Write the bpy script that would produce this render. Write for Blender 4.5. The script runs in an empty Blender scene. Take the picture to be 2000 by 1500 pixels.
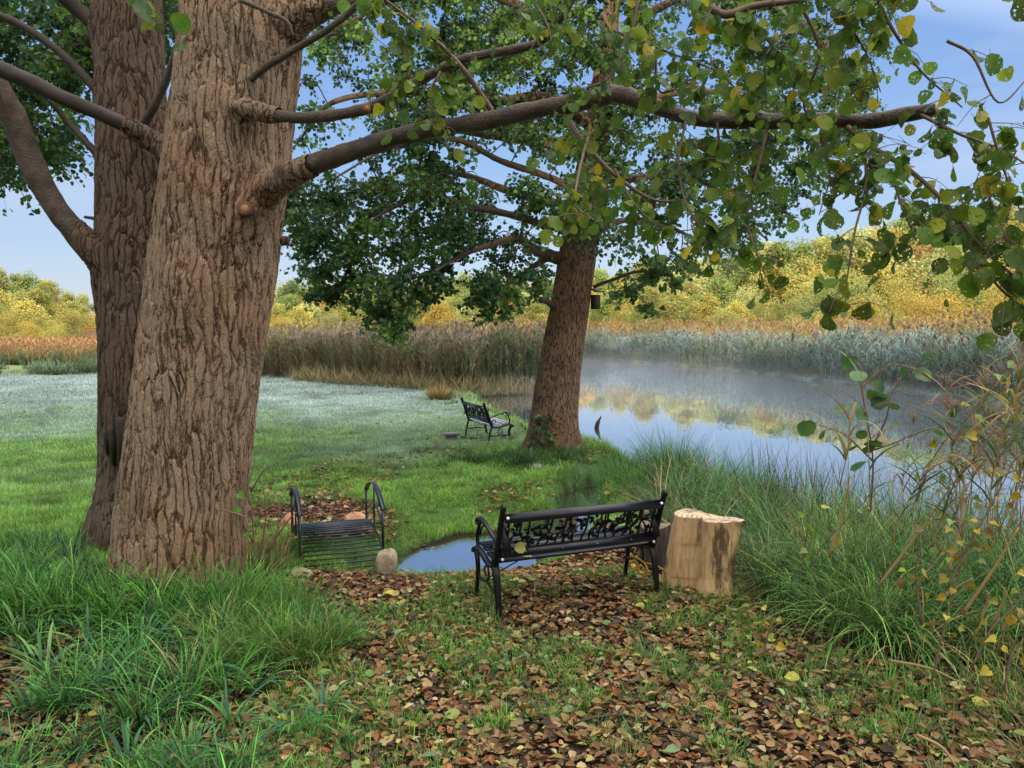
import bpy, math, numpy as np
from math import sin, cos, pi, radians as R
rng = np.random.default_rng(7)
C = bpy.context.scene.collection
A = np.array
# ------------------------------------------------------------------ camera maths
CAM = A([0., 0., 2.0]); FPX = 1511.0; PIT = math.atan(108 / 1511.0)
FW = A([0, cos(PIT), -sin(PIT)]); UPV = A([0, sin(PIT), cos(PIT)]); RT = A([1., 0, 0])
def P(px, py, d):
    """point seen at photo pixel px, py at depth d"""
    return CAM + FW * d + RT * ((px - 1000) / FPX * d) + UPV * ((750 - py) / FPX * d)
# ------------------------------------------------------------------ noise
_perm = np.random.default_rng(3).random(65536)
def vnoise(x, y, s=1.0, seed=0):
    x = np.asarray(x, float) * s + 311.7 * seed; y = np.asarray(y, float) * s + 97.3 * seed
    xi = np.floor(x).astype(np.int64); yi = np.floor(y).astype(np.int64)
    fx = x - xi; fy = y - yi; fx = fx * fx * (3 - 2 * fx); fy = fy * fy * (3 - 2 * fy)
    h = lambda a, b: _perm[((a * 73856093) ^ (b * 19349663)) & 65535]
    return (h(xi, yi) * (1 - fx) + h(xi + 1, yi) * fx) * (1 - fy) + (h(xi, yi + 1) * (1 - fx) + h(xi + 1, yi + 1) * fx) * fy
def fbm(x, y, s=1.0, seed=0, o=3):
    t = 0; a = .5; n = 0
    for k in range(o):
        t = t + a * vnoise(x, y, s * 2 ** k, seed + k); n += a; a *= .5
    return t / n
def sst(a, b, x):
    t = np.clip((np.asarray(x, float) - a) / (b - a), 0, 1); return t * t * (3 - 2 * t)
def inpoly(x, y, poly):
    p = A(poly, float); ins = np.zeros(np.shape(x), bool); n = len(p)
    for i in range(n):
        x1, y1 = p[i]; x2, y2 = p[(i + 1) % n]
        if y1 == y2: continue
        c = ((y1 > y) != (y2 > y)) & (x < (x2 - x1) * (y - y1) / (y2 - y1) + x1); ins ^= c
    return ins
def dpoly(x, y, pl, closed=False):
    p = A(pl, float); d = np.full(np.shape(x), 1e9); n = len(p)
    for i in range(n if closed else n - 1):
        a = p[i]; b = p[(i + 1) % n]; ab = b - a
        t = np.clip(((x - a[0]) * ab[0] + (y - a[1]) * ab[1]) / (ab @ ab), 0, 1)
        d = np.minimum(d, np.hypot(x - a[0] - t * ab[0], y - a[1] - t * ab[1]))
    return d
WL = -0.42
POND = [(-1.6, 29.5), (-1.0, 25.5), (-.3, 22.5), (.5, 19), (1.45, 16.3), (2.1, 13.9), (2.6, 12), (3.0, 10.5), (3.5, 9.2), (4.3, 8.1), (5.5, 7.3), (8, 6.6),
        (14, 6), (28, 8), (28, 18), (19.5, 24), (17, 27), (15.3, 37.8), (13.3, 50), (8.3, 62), (5, 63), (3, 60), (2.4, 45), (1.9, 34), (1.4, 31.0), (-1, 30.5)]
POND = [(a * .93, b * .93) for a, b in POND]
CHAN = [(-2.0, 6.95), (-1.6, 7.1), (-.95, 7.75), (-.2, 8.2), (.45, 8.7), (.85, 9.5), (.95, 11.0), (1.7, 11.8), (2.6, 12.2)]
def gz(x, y, fine=True):
    x = np.asarray(x, float); y = np.asarray(y, float)
    z = -.05 * sst(5.5, 7, y) - .1 * sst(7, 11, y) - .12 * sst(11, 18, y) - .02 * sst(18, 30, y)
    z = z + .10 * np.exp(-((x + 2.9) ** 2 + (y - 6.6) ** 2) / 1.2) + .16 * np.exp(-((x - .75) ** 2 + (y - 13.2) ** 2) / 2.0)
    z = z + .05 * (fbm(x, y, .6, 5) - .5) + .02 * (vnoise(x, y, 3.1, 8) - .5)
    d = dpoly(x, y, POND, True); ins = inpoly(x, y, POND); sd = np.where(ins, -d, d) + .35 * (vnoise(x, y, 1.3, 11) - .5)
    z = z + (-1.1 - z) * (1 - sst(-1.0, .35, sd))
    dc = dpoly(x, y, CHAN) + .22 * (vnoise(x, y, 2.2, 14) - .5)
    hw = .30 + .36 * np.exp(-((x - .0) ** 2 + (y - 8.3) ** 2) / .8)
    z = z - .24 * sst(6.0, 7.3, y) * sst(10.4, 8.8, y) * sst(-1.6, -.95, x) * sst(1.2, .3, x)
    z = z - .20 * np.exp(-(dc / 1.0) ** 2) * np.exp(-((x - .1) ** 2 + (y - 7.9) ** 2) / 3.0)
    z = np.minimum(z, z + (-.85 - z) * (1 - sst(hw * .75, hw * 1.35, dc)))
    # unseen bank added behind the viewer to shade the foreground, hill beyond the pond
    w = sst(-9, -38, y)
    z = z + w * (11.6 + 2.2 * sst(-15, 25, x) + 2.4 * (fbm(x, y, .11, 21) - .5) + 2.0 * (vnoise(x, y, .45, 22) - .5))
    z = z + sst(95, 190, y) * (2.5 + 7 * sst(0, 100, x) + 1.5 * sst(-35, -110, x))
    return z
# ------------------------------------------------------------------ mesh helpers
def mesh(name, V, faces, mat, cols=None, uvw=None, smooth=False):
    V = np.asarray(V, np.float32).reshape(-1, 3)
    if isinstance(faces, np.ndarray): faces = [faces]
    faces = [np.asarray(f, np.int32) for f in faces if len(f)]
    me = bpy.data.meshes.new(name); me.vertices.add(len(V)); me.vertices.foreach_set('co', V.ravel())
    nl = sum(f.size for f in faces); npf = sum(len(f) for f in faces)
    me.loops.add(nl); me.polygons.add(npf)
    me.loops.foreach_set('vertex_index', np.concatenate([f.ravel() for f in faces]))
    tot = np.concatenate([np.full(len(f), f.shape[1], np.int32) for f in faces])
    me.polygons.foreach_set('loop_start', np.concatenate([[0], np.cumsum(tot)[:-1]]).astype(np.int32))
    if smooth: me.polygons.foreach_set('use_smooth', np.ones(npf, bool))
    if cols is not None:
        c = np.ones((len(V), 4), np.float32); c[:, :3] = cols
        at = me.attributes.new('col', 'FLOAT_COLOR', 'POINT'); at.data.foreach_set('color', c.ravel())
    if uvw is not None:
        at = me.attributes.new('uvw', 'FLOAT_VECTOR', 'POINT'); at.data.foreach_set('vector', np.asarray(uvw, np.float32).ravel())
    me.update(calc_edges=True)
    if mat: me.materials.append(mat)
    return me
def obj(name, me, parent=None, world=True):
    o = bpy.data.objects.new(name, me); C.objects.link(o)
    if parent is not None:
        o.parent = parent
        if world:  # vertices were given in world space
            loc = A(root_loc(parent)); co = np.empty(len(me.vertices) * 3, np.float32); me.vertices.foreach_get('co', co)
            me.vertices.foreach_set('co', (co.reshape(-1, 3) - loc).astype(np.float32).ravel()); me.update()
    return o
def root_loc(o):
    l = A(o.location[:]);
    while o.parent: o = o.parent; l = l + A(o.location[:])
    return l
def tag(o, label=None, cat=None, group=None, kind=None):
    if label: o['label'] = label
    if cat: o['category'] = cat
    if group: o['group'] = group
    if kind: o['kind'] = kind
    return o
def thing(name, label, cat, loc, rz=0, group=None):
    o = bpy.data.objects.new(name, None); C.objects.link(o); o.location = [float(v) for v in loc]; o.rotation_euler = (0, 0, rz)
    return tag(o, label, cat, group)
def solid(name, V, F, mat, label, cat, group=None, cols=None, uvw=None, smooth=True):
    """one-mesh top-level thing with its origin at its foot"""
    V = np.asarray(V, float); b = A([V[:, 0].mean(), V[:, 1].mean(), V[:, 2].min()])
    o = obj(name, mesh(name, V - b, F, mat, cols, uvw, smooth)); o.location = b.tolist(); return tag(o, label, cat, group)
class MB:
    """collects pieces of one mesh"""
    def __init__(s): s.V = []; s.F = {}; s.C = []; s.U = []; s.n = 0
    def add(s, V, faces, col=None, uvw=None):
        V = np.asarray(V, float).reshape(-1, 3)
        if isinstance(faces, np.ndarray): faces = [faces]
        for f in faces:
            if len(f): f = np.asarray(f); s.F.setdefault(f.shape[1], []).append(f + s.n)
        s.V.append(V); s.n += len(V)
        s.C.append(np.broadcast_to(A([1., 1, 1]) if col is None else np.asarray(col, float), (len(V), 3)))
        s.U.append(np.zeros((len(V), 3)) if uvw is None else uvw)
        return s
    def get(s): return np.concatenate(s.V), [np.concatenate(f) for f in s.F.values()], np.concatenate(s.C), np.concatenate(s.U)
    def part(s, name, mat, parent=None, world=True, smooth=True):
        V, F, c, u = s.get(); return obj(name, mesh(name, V, F, mat, c, u, smooth), parent, world)
    def solid(s, name, mat, label, cat, group=None, smooth=True):
        V, F, c, u = s.get(); return solid(name, V, F, mat, label, cat, group, c, u, smooth)
def crom(pts, n=8):
    p = np.asarray(pts, float)
    if len(p) < 3: return np.stack([p[0] + (p[-1] - p[0]) * t for t in np.linspace(0, 1, n + 1)])
    q = np.vstack([2 * p[0] - p[1], p, 2 * p[-1] - p[-2]]); out = []
    for i in range(1, len(q) - 2):
        for t in np.arange(n) / n:
            a, b, c, d = q[i - 1], q[i], q[i + 1], q[i + 2]
            out.append(.5 * (2 * b + (c - a) * t + (2 * a - 5 * b + 4 * c - d) * t * t + (3 * b - a - 3 * c + d) * t ** 3))
    out.append(q[-2]); return A(out)
def tube(pts, rad, sides=8, cap=True, flat=None, rough=0.0, seed=0):
    p = np.asarray(pts, float); n = len(p); r = np.interp(np.linspace(0, 1, n), np.linspace(0, 1, len(np.atleast_1d(rad))), np.atleast_1d(rad))
    t = np.gradient(p, axis=0); t /= np.linalg.norm(t, axis=1)[:, None] + 1e-9
    ref = A([0, 0, 1.]) if abs(t[0][2]) < .9 else A([1., 0, 0]); N = np.zeros((n, 3)); u = np.cross(t[0], ref); u /= np.linalg.norm(u)
    for i in range(n):
        u = u - t[i] * (u @ t[i]); u /= np.linalg.norm(u) + 1e-9; N[i] = u
    B = np.cross(t, N); th = np.arange(sides) * 2 * pi / sides
    rr = np.broadcast_to(r[:, None], (n, sides)).copy()
    if rough: L_ = np.concatenate([[0], np.cumsum(np.linalg.norm(np.diff(p, axis=0), axis=1))])[:, None] / max(r.mean(), 1e-4); rr *= 1 + rough * 2.2 * (vnoise(L_ * .45, np.cos(th)[None] * 1.2 + 5, 1.0, seed) + .6 * vnoise(L_ * 1.3 + 9, np.sin(th)[None] * 2 + 3, 1.0, seed + 3) - .8)
    fx, fy = flat if flat else (1, 1)
    V = p[:, None] + rr[..., None] * (fx * np.cos(th)[None, :, None] * N[:, None] + fy * np.sin(th)[None, :, None] * B[:, None])
    V = V.reshape(-1, 3); i = np.arange(n - 1)[:, None] * sides; j = np.arange(sides)[None]; k = (j + 1) % sides
    F = [np.stack([i + j, i + k, i + sides + k, i + sides + j], -1).reshape(-1, 4)]
    if cap:
        V = np.vstack([V, p[0], p[-1]]); jj = np.arange(sides); kk = (jj + 1) % sides
        F.append(np.concatenate([np.stack([kk, jj, np.full(sides, n * sides)], -1), np.stack([(n - 1) * sides + jj, (n - 1) * sides + kk, np.full(sides, n * sides + 1)], -1)]))
    return V, F
def box(c, s, rz=0, rx=0):
    v = A([[x, y, z] for x in (-.5, .5) for y in (-.5, .5) for z in (-.5, .5)]) * A(s)
    if rx: v = v @ A([[1, 0, 0], [0, cos(rx), sin(rx)], [0, -sin(rx), cos(rx)]])
    if rz: v = v @ A([[cos(rz), sin(rz), 0], [-sin(rz), cos(rz), 0], [0, 0, 1]])
    return v + A(c), A([[0, 1, 3, 2], [4, 6, 7, 5], [0, 4, 5, 1], [2, 3, 7, 6], [0, 2, 6, 4], [1, 5, 7, 3]])
def bevbox(c, s, b=.006, rz=0, rx=0):
    """box with chamfered long edges (long axis x)"""
    h = A(s) / 2; b = min(b, h[1] * .8, h[2] * .8)
    prof = A([[-h[1] + b, -h[2]], [h[1] - b, -h[2]], [h[1], -h[2] + b], [h[1], h[2] - b], [h[1] - b, h[2]], [-h[1] + b, h[2]], [-h[1], h[2] - b], [-h[1], -h[2] + b]])
    V = np.vstack([np.c_[np.full(8, -h[0]), prof], np.c_[np.full(8, h[0]), prof]])
    if rx: V = V @ A([[1, 0, 0], [0, cos(rx), sin(rx)], [0, -sin(rx), cos(rx)]])
    if rz: V = V @ A([[cos(rz), sin(rz), 0], [-sin(rz), cos(rz), 0], [0, 0, 1]])
    j = np.arange(8); k = (j + 1) % 8
    return V + A(c), [np.stack([j, k, k + 8, j + 8], -1), A([j[::-1], j + 8])]
def blades(root, az, L, w, lean, bend, seg=3, col=(.1, .2, .05), tip=1.4, base=.25, twist=None):
    N = len(root); root = np.asarray(root, float); f = lambda a: np.broadcast_to(np.asarray(a, float), (N,))
    az, L, w, lean, bend = map(f, (az, L, w, lean, bend)); col = np.broadcast_to(np.asarray(col, float), (N, 3))
    hx, hy = np.cos(az), np.sin(az); tw = az + pi / 2 + (f(twist) if twist is not None else rng.normal(0, .6, N)); sx, sy = np.cos(tw), np.sin(tw)
    pos = root.copy(); V = np.zeros((N, 2 * seg + 1, 3)); Cc = np.zeros((N, 2 * seg + 1, 3))
    for k in range(seg + 1):
        s = k / seg; ww = w * .5 * (.65 + .7 * s) * (1 - s ** 2.2); cf = base + (tip - base) * s  # dark root to bright tip: shade between blades painted into the colour
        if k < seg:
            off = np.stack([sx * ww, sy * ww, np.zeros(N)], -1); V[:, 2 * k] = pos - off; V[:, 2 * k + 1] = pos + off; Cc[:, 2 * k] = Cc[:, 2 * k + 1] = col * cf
            a = lean + bend * (s + .5 / seg); st = L / seg; pos = pos + np.stack([hx * np.sin(a) * st, hy * np.sin(a) * st, np.cos(a) * st], -1)
        else: V[:, 2 * k] = pos; Cc[:, 2 * k] = col * cf
    b = (np.arange(N) * (2 * seg + 1))[:, None]; F = []
    if seg > 1: F.append(np.concatenate([b + A([[2 * k, 2 * k + 1, 2 * k + 3, 2 * k + 2]]) for k in range(seg - 1)]))
    F.append(b + A([[2 * seg - 2, 2 * seg - 1, 2 * seg]]))
    return V.reshape(-1, 3), F, np.clip(Cc.reshape(-1, 3), 0, 1)
def nrm(v): return v / (np.linalg.norm(v, axis=-1, keepdims=True) + 1e-9)
def leafset(proto, pos, tipdir, normal, size, col):
    """instances a leaf prototype (V0, faces): y axis = base to tip, z = normal"""
    V0, F0 = proto; y = nrm(tipdir); z = nrm(normal - y * (normal * y).sum(-1, keepdims=True)); x = np.cross(y, z)
    M = np.stack([x, y, z], -2) * np.asarray(size, float)[:, None, None]
    V = np.einsum('vi,nij->nvj', V0, M) + pos[:, None]; n = len(V0); b = (np.arange(len(pos)) * n)[:, None, None]
    F = [(f[None] + b).reshape(-1, f.shape[1]) for f in F0]
    U = np.broadcast_to(V0[None], V.shape).copy(); U[..., 2] = rng.random(len(pos))[:, None] * 50
    return V.reshape(-1, 3), F, np.repeat(np.broadcast_to(col, (len(pos), 3)), n, 0), U.reshape(-1, 3)
def round_leaf(n=14, ser=.05, notch=.08, fold=.12, wid=.92):
    th = np.linspace(0, 2 * pi, n, endpoint=False) + .0; r = .5 * (1 + ser * (np.arange(n) % 2 * 2 - 1))
    x = np.sin(th) * r * wid; y = .5 - np.cos(th) * r; y[0] = 0; y[n // 2] -= notch; x *= (.88 + .2 * np.clip(y, 0, 1))
    V = np.c_[x, y, np.abs(x) * fold * 2 - .10 * y ** 2]; V = np.vstack([V, [0, .5, -.025]])
    j = np.arange(n); return V, [np.stack([j, (j + 1) % n, np.full(n, n)], -1)]
LEAF_NEAR = round_leaf(18)
def curl(p, a, b_, tw):
    V = p[0].copy(); V[:, 2] += a * V[:, 0] ** 2 + b_ * (V[:, 1] - .3) ** 2 + tw * V[:, 0] * V[:, 1]; return V, p[1]
LEAVES = [curl(round_leaf(22, .035, .035, .06, .98), .3, -.3, .15), curl(round_leaf(22, .045, .01, .10, .9), .8, -.5, -.3), curl(round_leaf(22, .03, .06, .03, 1.04), -.5, .3, .4), curl(round_leaf(20, .04, .03, .2, .86), 1.1, .4, .2), curl(round_leaf(22, .03, .02, .05, .96), .1, -.15, .0)]
LEAF_MID = (A([[0, 0, 0], [.34, .28, .06], [.42, .68, .08], [0, .95, -.06], [-.42, .68, .08], [-.34, .28, .06]]), [A([[0, 1, 2, 3], [0, 3, 4, 5]])])
LEAF_FAR = (A([[0, 0, 0], [.42, .5, .1], [0, 1, 0], [-.42, .5, .1]]), [A([[0, 1, 2, 3]])])
HEART = (A([[0, .1, 0], [.22, -.02, .08], [.44, .10, .18], [.50, .38, .12], [.24, .62, .02], [.02, .98, -.16], [-.18, .66, .0], [-.38, .50, .16], [-.42, .16, .10], [-.20, .0, .02]]), [A([[0, 1, 2, 3], [0, 3, 4, 5], [0, 5, 6, 7], [0, 7, 8, 9]])])
def rdir(n, up=0.0):
    v = rng.normal(size=(n, 3)); v[:, 2] += up; return nrm(v)
def pick(cols, n, w=None, jit=.18):
    c = A(cols, float); i = rng.choice(len(c), n, p=None if w is None else A(w) / sum(w)); return np.clip(c[i] * (1 + rng.normal(0, jit, (n, 1))) * (1 + rng.normal(0, jit * .3, (n, 3))), .004, .95)
# ------------------------------------------------------------------ materials
class NT:
    def __init__(s, name):
        s.m = bpy.data.materials.new(name); s.m.use_nodes = True; s.t = s.m.node_tree; s.t.nodes.clear(); s.out = s.n('OutputMaterial')
    def n(s, ty, **kw):
        nd = s.t.nodes.new('ShaderNode' + ty)
        for k, v in kw.items():
            if k.startswith('i_'): nd.inputs[k[2:].replace('_', ' ')].default_value = v
            else: setattr(nd, k, v)
        return nd
    def l(s, a, b): s.t.links.new(a, b)
    def math(s, op, a, b=None, clamp=False):
        m = s.n('Math', operation=op); m.use_clamp = clamp
        for i, v in enumerate((a, b)):
            if v is None: continue
            if hasattr(v, 'links'): s.l(v, m.inputs[i])
            else: m.inputs[i].default_value = v
        return m.outputs[0]
    def ramp(s, fac, stops, interp='LINEAR'):
        r = s.n('ValToRGB'); r.color_ramp.interpolation = interp; e = r.color_ramp.elements
        while len(e) < len(stops): e.new(.5)
        for i, (p_, c) in enumerate(stops): e[i].position = p_; e[i].color = (*c, 1) if len(c) == 3 else c
        s.l(fac, r.inputs[0]); return r.outputs[0]
    def mix(s, fac, a, b, blend='MIX'):
        m = s.n('Mix', data_type='RGBA', blend_type=blend)
        for i, v in ((0, fac), (6, a), (7, b)):
            if hasattr(v, 'links'): s.l(v, m.inputs[i])
            else: m.inputs[i].default_value = v if i == 0 else (*v, 1)
        return m.outputs[2]
    def coord(s, kind='Object', scale=(1, 1, 1)):
        tc = s.n('TexCoord'); mp = s.n('Mapping'); mp.inputs['Scale'].default_value = scale; s.l(tc.outputs[kind], mp.inputs[0]); return mp.outputs[0]
    def noise(s, vec, scale, detail=3, rough=.55, out=0):
        n = s.n('TexNoise'); n.inputs['Scale'].default_value = scale; n.inputs['Detail'].default_value = detail; n.inputs['Roughness'].default_value = rough
        if vec is not None: s.l(vec, n.inputs['Vector'])
        return n.outputs[out]
    def bump(s, h, strength=.4, dist=.01):
        b = s.n('Bump'); b.inputs['Strength'].default_value = strength; b.inputs['Distance'].default_value = dist; s.l(h, b.inputs['Height']); return b.outputs[0]
def plain(name, color, rough=.6, metal=0, nscale=30, var=.25, bump=.2, bdist=.004, spec=.5, aniso=(1, 1, 1)):
    t = NT(name); co = t.coord('Object', aniso); n = t.noise(co, nscale, 5); c = A(color)
    col = t.ramp(n, [(.25, tuple(c * (1 - var))), (.75, tuple(np.clip(c * (1 + var), 0, 1)))])
    b = t.n('BsdfPrincipled'); t.l(col, b.inputs['Base Color']); b.inputs['Roughness'].default_value = rough; b.inputs['Metallic'].default_value = metal
    b.inputs['Specular IOR Level'].default_value = spec; t.l(t.bump(n, bump, bdist), b.inputs['Normal']); t.l(b.outputs[0], t.out.inputs[0]); return t.m
def foliage(name, trans=.3, rough=.5, spec=.35, veins=False, holes=0.0, gain=1.0, objcol=False):
    t = NT(name); at = t.n('Attribute', attribute_name='col'); col = at.outputs['Color']
    if objcol:
        oi = t.n('ObjectInfo'); col = t.mix(1.0, col, oi.outputs['Color'], 'MULTIPLY')
    u = t.n('Attribute', attribute_name='uvw')
    if veins:
        sp = t.n('SeparateXYZ'); t.l(u.outputs['Vector'], sp.inputs[0]); ax = t.math('ABSOLUTE', sp.outputs[0])
        v = t.math('FRACT', t.math('MULTIPLY', t.math('SUBTRACT', sp.outputs[1], t.math('MULTIPLY', ax, .9)), 7.0))
        v = t.math('ABSOLUTE', t.math('SUBTRACT', v, .5)); v = t.math('GREATER_THAN', v, .42); mid = t.math('LESS_THAN', ax, .018); v = t.math('MAXIMUM', v, mid)
        col = t.mix(t.math('MULTIPLY', v, .28), col, (.16, .24, .05))
        blot = t.noise(u.outputs['Vector'], 2.6, 3); col = t.mix(t.ramp(blot, [(.4, (0, 0, 0)), (.75, (.75,) * 3)]), col, t.mix(.5, col, (.3, .25, .03)))
    if gain != 1.0: col = t.mix(1.0, col, (gain,) * 3, 'MULTIPLY')
    b = t.n('BsdfPrincipled'); t.l(col, b.inputs['Base Color']); b.inputs['Roughness'].default_value = rough; b.inputs['Specular IOR Level'].default_value = spec
    tr = t.n('BsdfTranslucent'); t.l(col, tr.inputs[0]); mx = t.n('MixShader'); mx.inputs[0].default_value = trans; t.l(b.outputs[0], mx.inputs[1]); t.l(tr.outputs[0], mx.inputs[2]); sh = mx.outputs[0]
    if holes:
        h = t.math('GREATER_THAN', t.noise(u.outputs['Vector'], 7.0, 1), holes); tp = t.n('BsdfTransparent'); m2 = t.n('MixShader'); t.l(h, m2.inputs[0]); t.l(sh, m2.inputs[1]); t.l(tp.outputs[0], m2.inputs[2]); sh = m2.outputs[0]
    t.l(sh, t.out.inputs[0]); return t.m
def bark(name, cols, cell=(11, 11, 2.4), disp=.03, fine=.35, warp=.18, lichen=None):
    t = NT(name); tc = t.n('TexCoord').outputs['Object']
    wn = t.noise(tc, 2.3, 3, out=1); ws = t.n('VectorMath', operation='SUBTRACT'); t.l(wn, ws.inputs[0]); ws.inputs[1].default_value = (.5, .5, .5)
    wm = t.n('VectorMath', operation='MULTIPLY'); t.l(ws.outputs[0], wm.inputs[0]); wm.inputs[1].default_value = (warp, warp, warp * 1.5)
    wa = t.n('VectorMath', operation='ADD'); t.l(tc, wa.inputs[0]); t.l(wm.outputs[0], wa.inputs[1])
    def mp(sc, rot=(0, 0, 0)):
        m = t.n('Mapping'); m.inputs['Scale'].default_value = sc; m.inputs['Rotation'].default_value = rot; t.l(wa.outputs[0], m.inputs[0]); return m.outputs[0]
    v1 = t.n('TexVoronoi', feature='DISTANCE_TO_EDGE'); v1.inputs['Scale'].default_value = 1; t.l(mp(cell, (.05, -.1, 0)), v1.inputs['Vector'])
    v2 = t.n('TexVoronoi', feature='DISTANCE_TO_EDGE'); v2.inputs['Scale'].default_value = 1; t.l(mp((cell[0] * 2.1, cell[1] * 2.1, cell[2] * 3.2)), v2.inputs['Vector'])
    vc = t.n('TexVoronoi', feature='F1'); vc.inputs['Scale'].default_value = 1; t.l(mp((cell[0] * 2.1, cell[1] * 2.1, cell[2] * 3.2)), vc.inputs['Vector'])
    r1 = t.ramp(v1.outputs['Distance'], [(.0, (0, 0, 0)), (.035, (.3,) * 3), (.12, (.85,) * 3), (.4, (1,) * 3)])
    r2 = t.ramp(v2.outputs['Distance'], [(.0, (0, 0, 0)), (.1, (.75,) * 3), (.3, (1,) * 3)])
    nf = t.noise(mp((1, 1, .3)), 38, 5, .7); nb = t.noise(mp((1, 1, .45)), 4, 4, .6); nx = t.noise(mp((1, 1, 1.6)), 60, 3, .7)
    h = t.math('MULTIPLY', t.math('ADD', r1, t.math('MULTIPLY', nb, .8)), .55)
    h = t.math('ADD', h, t.math('MULTIPLY', r2, .22)); h = t.math('ADD', h, t.math('MULTIPLY', nf, fine * .5)); h = t.math('ADD', h, t.math('MULTIPLY', nx, fine * .35))
    sepc = t.n('SeparateColor'); t.l(vc.outputs['Color'], sepc.inputs[0])
    cc = t.math('ADD', h, t.math('MULTIPLY', t.math('SUBTRACT', sepc.outputs[0], .5), .30))
    col = t.ramp(cc, [(.42, cols[0]), (.72, cols[1]), (1.0, cols[2]), (1.0, cols[2])] if len(cols) == 3 else [(.42, cols[0]), (.66, cols[1]), (.86, cols[2]), (1.0, cols[3])])
    big = t.noise(tc, 1.1, 3); col = t.mix(t.ramp(big, [(.4, (0, 0, 0)), (.75, (.7,) * 3)]), col, t.mix(1.0, col, (1.15, .80, .62), 'MULTIPLY')); col = t.mix(t.ramp(t.noise(tc, 2.4, 4), [(.5, (0,) * 3), (.62, (.5,) * 3)]), col, t.mix(1.0, col, (.5, .55, .5), 'MULTIPLY'))
    if lichen: col = t.mix(t.ramp(t.noise(tc, 3.1, 4), [(.55, (0, 0, 0)), (.7, (.5,) * 3)]), col, lichen)
    b = t.n('BsdfPrincipled'); t.l(col, b.inputs['Base Color']); b.inputs['Roughness'].default_value = .9; b.inputs['Specular IOR Level'].default_value = .2
    t.l(t.bump(t.math('ADD', t.math('MULTIPLY', nf, .6), t.math('MULTIPLY', nx, .5)), .6, .012), b.inputs['Normal'])
    d = t.n('Displacement'); d.inputs['Scale'].default_value = disp; d.inputs['Midlevel'].default_value = .75; t.l(h, d.inputs['Height']); t.l(d.outputs[0], t.out.inputs['Displacement'])
    t.l(b.outputs[0], t.out.inputs[0]); t.m.displacement_method = 'BOTH'; return t.m

M = {}
M['bark_main'] = bark('alder_bark_front', [(.012, .008, .005), (.075, .046, .028), (.155, .102, .065), (.27, .195, .135)], (19, 19, 1.9), .030, .9, .13)
M['bark_rear'] = bark('alder_bark_rear', [(.010, .007, .005), (.040, .027, .019), (.075, .051, .036), (.12, .088, .065)], (18, 18, 2.2), .026, .75, .14)
M['bark_two'] = bark('alder_bark_pond', [(.02, .012, .008), (.075, .043, .027), (.14, .085, .053), (.21, .14, .095)], (24, 24, 4.5), .018, .5, .1)
t = NT('smooth_limb_bark'); co = t.coord('Object'); n1 = t.noise(co, 7, 4); n2 = t.noise(co, 55, 4, .65); n3 = t.noise(co, 2.2, 2)
c1 = t.ramp(n1, [(.3, (.025, .016, .010)), (.55, (.075, .045, .028)), (.78, (.15, .10, .062))]); c1 = t.mix(t.ramp(n3, [(.45, (0,) * 3), (.7, (.5,) * 3)]), c1, (.055, .055, .022))
c1 = t.mix(t.ramp(n2, [(.6, (0,) * 3), (.72, (.5,) * 3)]), c1, (.2, .155, .11))
b = t.n('BsdfPrincipled'); t.l(c1, b.inputs['Base Color']); b.inputs['Roughness'].default_value = .65; t.l(t.bump(t.math('ADD', n2, n1), .9, .02), b.inputs['Normal']); t.l(b.outputs[0], t.out.inputs[0]); M['limb'] = t.m
M['twig'] = plain('twig_bark', (.035, .024, .017), .8)
M['twigpale'] = plain('twig_bark_pale', (.13, .085, .055), .8)
M['cutwood'] = plain('fresh_cut_wood', (.13, .045, .022), .75, nscale=60)
M['leaf_near'] = foliage('alder_leaf_near', .45, .5, .25, veins=True, holes=.665)
M['leaf_mid'] = foliage('alder_leaf_mid', .40, .45, .35)
M['leaf_far'] = foliage('far_leaf', .3, .7, .1, objcol=True)
M['grass'] = foliage('grass_blade', .38, .5, .3)
M['litter'] = foliage('leaf_litter', .15, .65, .25)
M['iron'] = plain('black_cast_iron', (.003, .0035, .005), .36, .0, 90, .3, .15, .002, .35)
M['slat'] = plain('black_painted_slat', (.005, .0055, .011), .28, .0, 40, .3, .12, .002, .5, (1, 8, 8))
M['frostslat'] = plain('frosted_slat', (.42, .45, .55), .6, 0, 60, .25)
M['bolt'] = plain('white_bolt_cap', (.75, .75, .78), .4)
M['zinc'] = plain('zinc_screw', (.5, .5, .52), .35, .8)
M['bridge'] = plain('blue_black_steel', (.018, .022, .032), .36, .3, 60, .4, .2, .003, .6)
M['rope'] = plain('yellow_cord', (.62, .36, .03), .5, nscale=120)
def rock(name, c1, c2, mid=.5):
    t = NT(name); co = t.coord('Object'); n = t.noise(co, 5, 6, .65); n2 = t.noise(co, 60, 3)
    col = t.ramp(n, [(mid - .12, c1), (mid + .12, c2)]); col = t.mix(t.ramp(n2, [(.55, (0,) * 3), (.7, (.5,) * 3)]), col, tuple(A(c1) * .35))
    b = t.n('BsdfPrincipled'); t.l(col, b.inputs['Base Color']); b.inputs['Roughness'].default_value = .8; t.l(t.bump(t.math('ADD', n, t.math('MULTIPLY', n2, .4)), .7, .03), b.inputs['Normal']); t.l(b.outputs[0], t.out.inputs[0]); return t.m
M['rock_tan'] = rock('tan_stone', (.20, .145, .085), (.34, .28, .19)); M['rock_orange'] = rock('orange_stone', (.42, .17, .07), (.5, .33, .2)); M['rock_grey'] = rock('grey_stone', (.13, .12, .13), (.28, .26, .26))
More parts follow.
